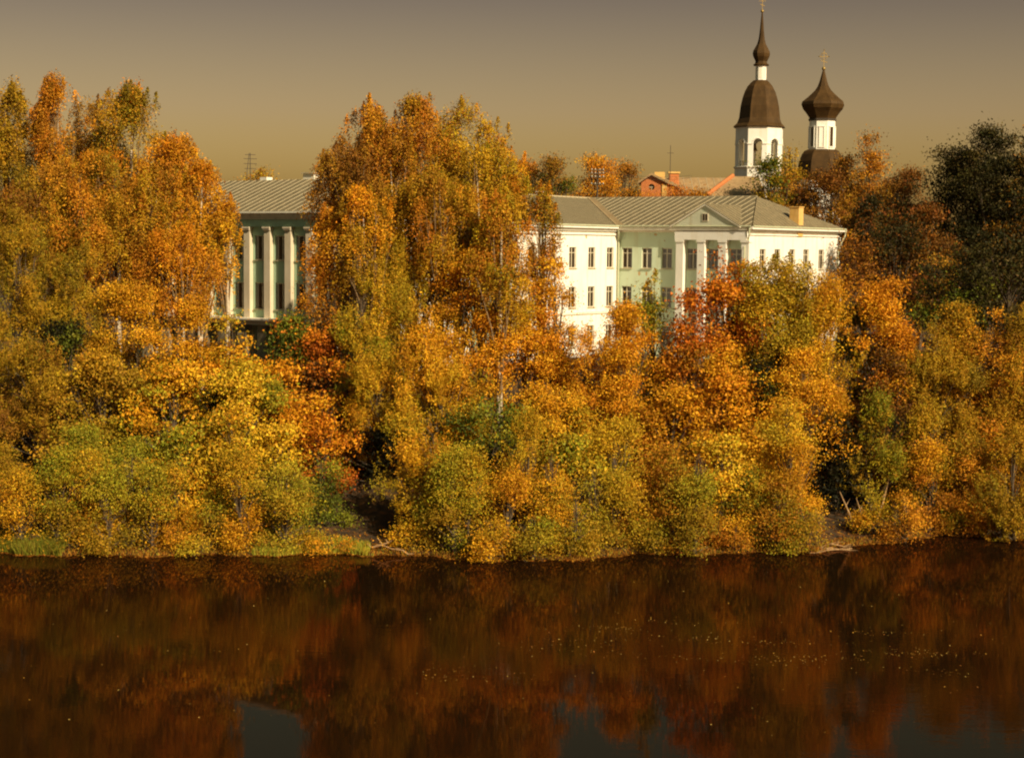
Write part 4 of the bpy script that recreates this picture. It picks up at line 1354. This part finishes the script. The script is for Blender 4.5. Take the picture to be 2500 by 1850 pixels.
# big birches
tr('birch_tree', 'birch', 905, 250, 210, 720, 129, 'birch', 'dome', 'rust+orange', 'leftmost and reddest of the tall central birches', GM)
tr('birch_tree', 'birch', 1005, 232, 240, 720, 126, 'birch', 'dome', 'rust+bronze', 'tallest of the central birches with orange middle', GM)
tr('birch_tree', 'birch', 1125, 250, 240, 720, 128, 'birch', 'dome', 'yolive+rust', 'olive topped birch third from left in the tall central group', GM)
tr('birch_tree', 'birch', 1215, 305, 140, 700, 125, 'birch', 'dome', 'yolive+orange', 'rightmost tall central birch with loose upright tips', GM)
tr('birch_tree', 'birch', 1325, 460, 80, 680, 123, 'birch', 'column', 'olive+rust', 'weeping birch branch crown hanging over the white wing', GM)
tr('birch_tree', 'birch', 860, 350, 130, 600, 123, 'birch', 'round', 'brown+darkred', 'dark brown birch under the left shoulder of the tall group', GM)
tr('birch_tree', 'birch', 800, 505, 110, 800, 122, 'birch', 'dome', 'orange+rust', 'small orange birch beside the last pilaster', GM)
tr('birch_tree', 'birch', 1070, 420, 200, 640, 122, 'birch', 'round', 'bronze+rust', 'lower birch crown in the middle of the tall group', GM)
tr('birch_tree', 'birch', 1225, 480, 150, 790, 119, 'birch', 'round', 'rust+yolive', 'thin lower birch through which the white wall shines', GM)
tr('birch_tree', 'birch', 950, 350, 170, 600, 124, 'birch', 'round', 'rust+bronze', 'rusty birch crown below the reddest tall birch', GM)
tr('birch_tree', 'birch', 1160, 370, 190, 620, 123, 'birch', 'round', 'yolive+bronze', 'olive bronze birch crown below the two olive tops', GM)
tr('birch_tree', 'birch', 885, 460, 150, 680, 120, 'birch', 'round', 'orange+bronze', 'low orange birch crown above the big olive willow', GM)
tr('birch_tree', 'birch', 380, 400, 170, 700, 129, 'birch', 'round', 'bronze+rust', 'bronze birch crown just right of the forked pale limbs', GL)
tr('birch_tree', 'birch', 200, 380, 190, 680, 131, 'birch', 'round', 'rust+bronze', 'rust bronze birch crown left of the forked pale limbs', GL)
tr('autumn_tree', 'tree', 1030, 610, 190, 900, 122.5, 'broad', 'round', 'gold+bronze', 'golden bronze tree closing the gap under the tall central birches', GR)
tr('willow_tree', 'willow', 1940, 640, 150, 1000, 121.5, 'broad', 'round', 'yolive+olive', 'yellow olive crown against the middle of the bright end wall', GR)
tr('willow_tree', 'willow', 1865, 650, 130, 1000, 121.5, 'broad', 'round', 'yolive+gold', 'yellow gold crown just right of the portico maple', GR)
tr('dark_tree', 'tree', 2440, 380, 200, 620, 186, 'broad', 'round', 'dark', 'dark olive crown filling the middle of the highest dark tree', GD)
# riverside, left
tr('willow_tree', 'willow', 45, 540, 200, 1120, 123, 'willow', 'dome', 'olive+bronze', 'olive willow on the left edge', GR)
tr('willow_tree', 'willow', 175, 590, 170, 1050, 122, 'willow', 'dome', 'olive+yolive', 'second olive willow from the left edge', GR)
tr('autumn_tree', 'tree', 330, 690, 220, 1050, 121, 'broad', 'dome', 'gold+bronze', 'golden orange tree below the forked birch', GR)
tr('autumn_tree', 'tree', 455, 720, 180, 1050, 120, 'broad', 'dome', 'gold+orange', 'golden tree left of the porch', GR)
tr('autumn_tree', 'tree', 555, 770, 150, 1080, 118, 'maple', 'dome', 'yellow+orange', 'brightest yellow tree just under the porch ledge', GR)
tr('maple_tree', 'maple', 250, 860, 230, 1280, 116, 'maple', 'dome', 'bronze+olive', 'gold and olive maple above the left shore', GR)
tr('maple_tree', 'maple', 420, 880, 230, 1300, 115, 'maple', 'dome', 'gold+ygreen', 'maple turning from green to gold left of the red maple', GR)
tr('maple_tree', 'maple', 590, 880, 220, 1330, 114, 'maple', 'dome', 'yellow+ygreen', 'yellow green maple leaning over the shore below the porch', GR)
tr('willow_tree', 'willow', 90, 840, 210, 1250, 117, 'willow', 'dome', 'olive+brown', 'brownish willow low at the left', GR)
tr('dark_or_shade_bush', 'bush', 480, 940, 130, 1200, 118, 'dark', 'round', 'green', 'deep green bush between the gold maples', GR)
tr('maple_tree', 'maple', 180, 1040, 200, 1320, 113, 'maple', 'dome', 'olive+ygreen', 'low olive maple near the dark hollow on the left shore', GR)
tr('willow_shrub', 'shrub', 25, 1175, 130, 1315, 112, 'shrub', 'dome', 'olive+brown', 'brown shrub at the very left above the grass', GS)
tr('willow_shrub', 'shrub', 215, 1130, 140, 1335, 110.5, 'shrub', 'dome', 'ygreen+olive', 'green shrub right of the dark hollow', GS)
tr('willow_shrub', 'shrub', 330, 1150, 150, 1345, 110.3, 'shrub', 'dome', 'ygreen+yolive', 'yellow green shrub fourth along the left shore', GS)
tr('willow_shrub', 'shrub', 450, 1130, 160, 1348, 110, 'maple', 'dome', 'ygreen+gold', 'leafy shrub with gold and green leaves on left shore', GS)
tr('willow_shrub', 'shrub', 560, 1090, 160, 1350, 110.2, 'maple', 'dome', 'yolive+gold', 'large yellow shrub overhanging the water left of centre', GS)
tr('willow_shrub', 'shrub', 680, 1130, 160, 1340, 110.6, 'maple', 'dome', 'yellow+ygreen', 'yellow shrub under the red maple', GS)
tr('willow_shrub', 'shrub', 790, 1190, 130, 1335, 111.5, 'shrub', 'dome', 'ygreen+green', 'greenish shrub left of the black hollow', GS)
# red maple
tr('maple_tree', 'maple', 715, 775, 150, 1130, 121, 'maple', 'dome', 'green+rust', 'green and rusty maple right under the porch', GR)
tr('red_maple', 'maple', 790, 800, 170, 1180, 120, 'maple', 'dome', 'red+darkred', 'crimson maple left of the big olive willow', GR)
tr('red_maple', 'maple', 790, 970, 150, 1200, 116, 'maple', 'dome', 'orange+red', 'lower orange red maple crown beside the black hollow', GR)
tr('maple_tree', 'maple', 690, 880, 140, 1180, 117, 'maple', 'dome', 'orange+gold', 'orange maple between yellow maple and crimson maple', GR)
# centre
tr('willow_tree', 'willow', 880, 700, 110, 1020, 119, 'willow', 'column', 'yolive+ygreen', 'narrow yellow green willow right of the crimson maple', GR)
tr('willow_tree', 'willow', 965, 585, 200, 1100, 121, 'willow', 'dome', 'yolive+olive', 'big olive willow below the central birches', GR)
tr('autumn_tree', 'tree', 1150, 600, 250, 1080, 120.5, 'broad', 'dome', 'orange+gold', 'broad orange tree in the centre below the tall birches', GR)
tr('autumn_tree', 'tree', 1290, 730, 180, 1100, 121, 'broad', 'dome', 'orange', 'pure orange tree in front of the white wing', GR)
tr('autumn_tree', 'tree', 1345, 625, 110, 900, 121, 'broad', 'dome', 'gold+orange', 'sparse golden treetop against the white wing windows', GR)
tr('willow_tree', 'willow', 1060, 830, 240, 1280, 116, 'willow', 'dome', 'gold+yolive', 'golden olive willow in the middle of the bank', GR)
tr('willow_tree', 'willow', 930, 880, 170, 1130, 117, 'willow', 'dome', 'yolive+gold', 'golden willow overhanging the black hollow', GR)
tr('green_maple', 'maple', 1200, 960, 200, 1230, 114.5, 'maple', 'round', 'green+ygreen', 'deep green maple in the centre of the bank', GR)
tr('autumn_tree', 'tree', 1340, 920, 190, 1280, 115.5, 'broad', 'dome', 'gold+yolive', 'golden tree low on the bank right of the green maple', GR)
tr('autumn_tree', 'tree', 1525, 735, 180, 1120, 118.5, 'broad', 'dome', 'orange+gold', 'glowing orange tree under the corner of the two walls', GR)
tr('autumn_tree', 'tree', 1430, 830, 180, 1120, 119, 'willow', 'dome', 'orange+gold', 'feathery orange tree left of the glowing orange one', GR)
tr('small_tree', 'tree', 1590, 665, 90, 900, 121, 'broad', 'dome', 'ygreen+yolive', 'sparse yellow green treetop against the pale green wall', GR)
tr('willow_shrub', 'shrub', 1050, 1130, 190, 1362, 110, 'willow', 'dome', 'gold+yolive', 'golden willow shrub hanging over the water right of the black hollow', GS)
tr('willow_shrub', 'shrub', 1160, 1230, 110, 1362, 108.8, 'shrub', 'dome', 'yellow+gold', 'bright yellow low shrub at the lowest point of the shore', GS)
tr('willow_shrub', 'shrub', 1290, 1130, 170, 1362, 109.6, 'willow', 'dome', 'yolive+gold', 'olive gold willow shrub under the green maple', GS)
tr('willow_shrub', 'shrub', 1400, 1150, 150, 1360, 109.2, 'maple', 'dome', 'ygreen+yellow', 'mixed green yellow shrub right of the olive gold willow shrub', GS)
tr('willow_shrub', 'shrub', 1500, 1110, 190, 1356, 110, 'shrub', 'dome', 'yellow+yolive', 'wide yellow shrub below the glowing orange tree', GS)
# right centre
tr('red_maple', 'maple', 1780, 600, 180, 960, 120, 'maple', 'dome', 'red+orange', 'dark red maple in front of the portico', GR)
tr('red_maple', 'maple', 1690, 710, 190, 1020, 119, 'maple', 'dome', 'red+rust', 'broad red maple left of the portico maple', GR)
tr('maple_tree', 'maple', 1770, 880, 220, 1160, 117, 'maple', 'dome', 'orange+gold', 'orange maple below the red ones', GR)
tr('maple_tree', 'maple', 1650, 950, 210, 1290, 115.5, 'maple', 'dome', 'gold+rust', 'gold and rust maple low on the right bank', GR)
tr('willow_tree', 'willow', 1900, 615, 225, 1100, 120, 'broad', 'round', 'yolive+olive', 'tall yellow willow in front of the bright end wall', GR)
tr('willow_tree', 'willow', 1985, 665, 175, 1080, 119.5, 'willow', 'column', 'gold+yolive', 'golden willow right of the tall yellow willow', GR)
tr('autumn_tree', 'tree', 1960, 850, 190, 1200, 116.5, 'broad', 'dome', 'gold+orange', 'gold orange tree at the end of the bright part of the bank', GR)
tr('green_tree', 'tree', 2080, 745, 110, 1060, 122, 'maple', 'column', 'green+ygreen', 'green tree left of the orange crowns on the right', GR)
tr('willow_shrub', 'shrub', 1620, 1180, 150, 1352, 110.8, 'shrub', 'dome', 'rust+yolive', 'reddish shrub low at the water right of centre', GS)
tr('willow_shrub', 'shrub', 1745, 1130, 190, 1350, 111, 'maple', 'dome', 'yellow+gold', 'large yellow leaved shrub on the right shore', GS)
tr('willow_shrub', 'shrub', 1800, 1235, 120, 1350, 110.4, 'shrub', 'dome', 'green+ygreen', 'small green shrub at the water before the large yellow shrub', GS)
tr('willow_shrub', 'shrub', 1915, 1060, 180, 1346, 111.3, 'shrub', 'column', 'yellow+gold', 'tall yellow shrub left of the dark gap', GS)
# right
tr('autumn_tree', 'tree', 2160, 668, 200, 1080, 120, 'broad', 'dome', 'orange', 'first orange crown right of the green tree', GR)
tr('autumn_tree', 'tree', 2330, 735, 200, 1080, 120.5, 'broad', 'dome', 'bronze+orange', 'middle orange crown at the right', GR)
tr('autumn_tree', 'tree', 2425, 750, 170, 1100, 119.5, 'broad', 'dome', 'rust+orange', 'rusty orange crown near the right edge', GR)
tr('willow_tree', 'willow', 2500, 780, 160, 1150, 119, 'willow', 'dome', 'bronze+olive', 'brownish willow cut by the right edge', GR)
tr('willow_tree', 'willow', 2290, 810, 210, 1180, 118.5, 'willow', 'dome', 'olive+bronze', 'olive willow before the orange crowns', GR)
tr('autumn_tree', 'tree', 2170, 860, 150, 1130, 118, 'broad', 'dome', 'darkred+brown', 'dark red brown tree behind the green willow shrub', GR)
tr('willow_tree', 'willow', 2410, 950, 180, 1290, 119, 'willow', 'dome', 'bronze+rust', 'orange brown willow above the right shore', GR)
tr('willow_shrub', 'shrub', 2130, 1075, 130, 1260, 117, 'willow', 'dome', 'ygreen+olive', 'small leaved green willow shrub right of the dark gap', GS)
tr('willow_shrub', 'shrub', 2245, 1110, 150, 1295, 117.5, 'willow', 'dome', 'yolive+olive', 'yellow olive shrub behind the leaning stems', GS)
tr('willow_shrub', 'shrub', 2350, 1150, 160, 1300, 117, 'shrub', 'dome', 'olive+rust', 'olive rust shrub above the dark inlet', GS)
tr('willow_shrub', 'shrub', 2460, 1150, 150, 1330, 114.5, 'willow', 'dome', 'bronze+olive', 'orange olive shrub hanging over the water at the right edge', GS)
# bushes added with near-black leaves to paint the shade of hollows and crown gaps
tr('dark_or_shade_bush', 'bush', 925, 1050, 270, 1320, 116.0, 'dark', 'dome', 'black', 'added near-black leaves painting the shade at the back of the central hollow', GR)
tr('dark_or_shade_bush', 'bush', 2045, 1030, 120, 1300, 116.5, 'dark', 'dome', 'black', 'added near-black leaves painting the shade in the gap on the right bank', GR)
tr('dark_or_shade_bush', 'bush', 118, 1185, 150, 1325, 112.0, 'dark', 'dome', 'black', 'added near-black leaves painting the shade in the hollow near the left edge', GR)
tr('dark_or_shade_bush', 'bush', 560, 930, 120, 1100, 115.2, 'dark', 'round', 'black+green', 'added black green leaves painting a shaded gap below the porch between golden maples', GR)
tr('dark_or_shade_bush', 'bush', 165, 790, 120, 960, 119, 'dark', 'round', 'black+green', 'added black leaves painting a shaded gap among the olive willows on the left', GR)
tr('dark_or_shade_bush', 'bush', 1215, 1060, 110, 1180, 112.6, 'dark', 'round', 'black+green', 'added black leaves painting a shaded gap inside the deep green maple', GR)
tr('dark_or_shade_bush', 'bush', 1860, 880, 100, 1020, 117.6, 'dark', 'round', 'black+green', 'added black green leaves painting a shaded gap between red maple and yellow willow', GR)
tr('dark_or_shade_bush', 'bush', 2140, 1000, 120, 1120, 116.5, 'dark', 'round', 'black+darkred', 'added dark brown leaves painting a shaded gap above the green willow shrub', GR)
# trees just outside the frame that the river reflects or a step to the side would show
tr('birch_tree', 'birch', -110, 260, 200, 700, 138, 'birch', 'dome', 'rust+olive', 'birch standing beyond the left edge of the picture', GL)
tr('willow_tree', 'willow', -90, 640, 200, 1300, 120, 'willow', 'dome', 'olive', 'olive willow beyond the left edge of the picture', GR)
tr('willow_tree', 'willow', 2620, 820, 200, 1320, 119, 'willow', 'dome', 'olive+orange', 'willow beyond the right edge of the picture', GR)
tr('dark_tree', 'tree', 2620, 420, 220, 900, 175, 'dark', 'dome', 'dark', 'dark tree beyond the right edge of the picture', GD)
FR = [60, 150, 210, 262, 320, 372, 425, 480, 532, 590, 640, 700, 752, 806, 1000, 1052, 1100, 1145, 1200, 1250, 1300, 1350, 1402, 1450, 1500, 1548, 1600, 1650, 1702, 1752, 1800, 1852, 1905, 1950, 2140, 2200, 2262, 2320, 2385, 2440, 2490]
for i, px in enumerate(FR):
    sy_ = float(shore(PZ(px, 1345, 0).x)) + random.uniform(-0.2, 1.8)
    ybase = 600 + (20 - 0.2) / sy_ * F
    hpx = random.choice([45, 70, 110, 160, 220, 260])
    tr('low_shrub', 'shrub', px, ybase - hpx, random.uniform(75, 120), ybase, sy_, 'shrub', 'dome',
       random.choice(['ygreen+olive', 'yolive+gold', 'yolive+ygreen', 'ygreen+olive'] if px < 900 else ['ygreen+olive', 'yolive+gold', 'olive+rust', 'gold+rust', 'yolive+ygreen', 'yolive+gold']),
       '', 'low shrubs fringing the waterline')
    ORD = ['first', 'second', 'third', 'fourth', 'fifth', 'sixth', 'seventh', 'eighth', 'ninth', 'tenth', 'eleventh', 'twelfth', 'thirteenth', 'fourteenth', 'fifteenth', 'sixteenth', 'seventeenth', 'eighteenth', 'nineteenth', 'twentieth', 'twenty-first']
    cn = {'ygreen+olive': 'green olive', 'yolive+gold': 'olive gold', 'olive+rust': 'olive rust', 'gold+rust': 'gold rust', 'yolive+ygreen': 'yellow green', 'rust+olive': 'rusty olive'}[T[-1][9]]
    where = 'left of the black hollow' if px < 900 else ('between hollow and dark gap' if px < 2000 else 'right of the dark gap')
    k_ = i if px < 900 else (i - 14 if px < 2000 else i - 34)
    T[-1] = T[-1][:10] + ('low %s waterline shrub, %s from left %s' % (cn, ORD[k_], where),) + T[-1][11:]
for px, top_, w_, dd_, st_, pal_, lab in ((2740, 700, 240, 122, 'broad', 'orange+bronze', 'orange tree well beyond the right edge of the picture'), (2900, 760, 260, 124, 'broad', 'bronze+olive', 'bronze tree farthest beyond the right edge of the picture'),
                                          (-230, 620, 240, 124, 'broad', 'olive+bronze', 'olive tree well beyond the left edge of the picture'), (-380, 700, 260, 124, 'broad', 'bronze+gold', 'bronze tree farthest beyond the left edge of the picture')):
    tr('autumn_tree', 'tree', px, top_, w_, 1320, dd_, st_, 'dome', pal_, lab, GR)
for spec in T:
    make_tree(spec)

# grass tufts, litter, floating leaves
def strip_grass(name, x0, x1, n, hmin, hmax, cols, dmax=1.6):
    x = rng.uniform(x0, x1, n)
    y = shore(x) + rng.uniform(-0.1, dmax, n)
    z = np.maximum(height(x, y), 0)
    h = rng.uniform(hmin, hmax, n)
    lean = rng.normal(size=(n, 2)) * 0.25 * h[:, None]
    wv = 0.035
    a = rng.uniform(0, math.pi, n)
    v = np.empty((n, 3, 3))
    v[:, 0] = np.stack([x - np.cos(a) * wv, y - np.sin(a) * wv, z - 0.05], 1)
    v[:, 1] = np.stack([x + np.cos(a) * wv, y + np.sin(a) * wv, z - 0.05], 1)
    v[:, 2] = np.stack([x + lean[:, 0], y + lean[:, 1], z + h], 1)
    me = bpy.data.meshes.new(name)
    me.from_pydata(v.reshape(-1, 3).tolist(), [], np.arange(n * 3).reshape(-1, 3).tolist())
    cc_ = np.array(cols)[rng.integers(len(cols), size=n)] * rng.uniform(0.7, 1.2, (n, 1))
    at_ = me.color_attributes.new('leaf_colour', 'FLOAT_COLOR', 'POINT')
    c4 = np.ones((n, 3, 4), np.float32); c4[:, :, :3] = cc_[:, None, :]
    at_.data.foreach_set('color', c4.ravel())
    me.materials.append(LEAF)
    o = bpy.data.objects.new(name, me)
    C.objects.link(o)
    o['kind'] = 'stuff'
    return o
def tagstuff(o, label, cat):
    tag(o, label, cat); o['kind'] = 'stuff'
xl = PZ(-60, 1352, 0).x; xr = PZ(155, 1352, 0).x
tagstuff(strip_grass('grass', xl, xr, 9000, 0.35, 0.95, [(0.14, 0.16, 0.015), (0.20, 0.20, 0.02), (0.22, 0.16, 0.02)], 2.5), 'green grass clump on the far left shore', 'grass')
tagstuff(strip_grass('grass', PZ(620, 1352, 0).x, PZ(900, 1352, 0).x, 5000, 0.2, 0.6, [(0.34, 0.33, 0.03), (0.26, 0.28, 0.03), (0.45, 0.30, 0.03)], 1.4), 'yellow green grass along the shore left of the black hollow', 'grass')
tagstuff(strip_grass('grass', PZ(150, 1352, 0).x, PZ(2300, 1340, 0).x, 9000, 0.06, 0.26, [(0.34, 0.14, 0.02), (0.42, 0.20, 0.02), (0.22, 0.09, 0.015), (0.30, 0.26, 0.03)], 1.0), 'short dry reddish grass fringe along the whole shore', 'grass')
def litter(name, n, f, cols, label, cat, size=(0.08, 0.2)):
    x, y = f(n)
    z = np.maximum(height(x, y), 0.0) + 0.02 + rng.uniform(0, 0.03, len(x))
    nr = rng.normal(size=(len(x), 3)) * 0.18 + np.array([0, 0, 1.0])
    col = np.array(cols)[rng.integers(len(cols), size=len(x))] * rng.uniform(0.6, 1.25, (len(x), 1))
    o = leaves(name, np.stack([x, y, z], 1), nr, rng.uniform(size[0], size[1], len(x)), col, None, 0.7)
    tagstuff(o, label, cat)
def f_bank(n):
    x = rng.uniform(-50, 50, n); d = rng.exponential(1.6, n) - 0.5
    return x, shore(x) + d
litter('fallen_leaves', 16000, f_bank, [(0.30, 0.10, 0.012), (0.40, 0.18, 0.02), (0.18, 0.06, 0.01), (0.10, 0.04, 0.01)], 'orange and brown fallen leaves scattered along the shore', 'leaves', (0.12, 0.26))
def f_float(n):
    # rafts of leaves lying on the water: drifting band plus loose ones
    cx = rng.uniform(-3, 22, n // 60); cy = rng.normal(79, 3.4, n // 60)
    k = rng.integers(len(cx), size=n)
    x = cx[k] + rng.normal(size=n) * 1.6; y = cy[k] + rng.normal(size=n) * 0.5
    m_ = n // 3
    x[:m_] = rng.uniform(-28, 28, m_); y[:m_] = rng.uniform(66, 100, m_)
    return x, y
litter('floating_leaves', 1000, f_float, [(0.50, 0.26, 0.04), (0.60, 0.40, 0.10), (0.35, 0.14, 0.03)], 'tiny floating leaves drifting on the dark water', 'leaves', (0.04, 0.10))

# fallen logs and leaning stems
def log(px0, py0, px1, py1, z0, z1, r, label, name='fallen_branch', cat='branch'):
    a = PZ(px0, py0, z0); b = PZ(px1, py1, z1)
    root = thing(name, tuple(a), label, cat, 'dead branches at the waterline')
    m = MB()
    pts = [a.lerp(b, k / 6) + Vector((0, rng.normal() * 0.05, rng.normal() * 0.05)) for k in range(7)]
    m.tube(pts, [r * (1 - 0.1 * k) for k in range(7)], 7)
    m.build('stem', WOOD, root, smooth=True)
    for k in (2, 4, 5):
        m = MB()
        e = pts[k] + Vector((rng.normal() * 0.7, rng.uniform(-0.6, 0.3), rng.uniform(0.1, 0.5)))
        m.tube([pts[k], pts[k].lerp(e, 0.5) + Vector((0, 0, 0.05)), e], [r * 0.4, r * 0.3, 0.01], 5)
        m.build('twig', WOOD, root, smooth=True)
log(1955, 1336, 2095, 1343, 0.10, 0.05, 0.09, 'pale dead branch lying along the water below the dark gap')
log(1985, 1328, 2075, 1331, 0.2, 0.1, 0.07, 'shorter pale branch just behind the long one on the water')
log(2080, 1338, 1975, 1350, 0.05, 0.05, 0.05, 'thin branch slanting down into the water below the dark gap')
log(880, 1345, 960, 1318, 0.1, 0.9, 0.10, 'brown dead branch at the mouth of the black hollow')
log(1010, 1352, 930, 1330, 0.1, 0.6, 0.07, 'darker dead branch crossing under the black hollow')
for i, (a, b, lab) in enumerate((((2130, 1275), (2172, 1160), 'bare leaning stem rising right of the dark gap'), ((2085, 1290), (2050, 1200), 'bare curved stem bending left at the dark gap'), ((2110, 1290), (2090, 1215), 'thin bare stem between the two leaning ones'))):
    p0, p1 = P(a[0], a[1], 114), P(b[0], b[1], 114.5)
    p0.z = gz(p0.x, p0.y) - 0.1
    root = thing('leaning_stem', tuple(p0), lab, 'stem', 'bare stems by the dark gap')
    m = MB(); m.tube([p0, p0.lerp(p1, 0.5) + Vector((0.12, 0, -0.1)), p1], [0.09, 0.07, 0.04], 6); m.build('stem', WOOD, root, smooth=True)
    m = MB(); q = p0.lerp(p1, 0.6); m.tube([q, q + Vector((0.35, 0.1, 0.6))], [0.035, 0.01], 5); m.build('twig', WOOD, root, smooth=True)
print('LEAF TOTAL', TOTAL[0])
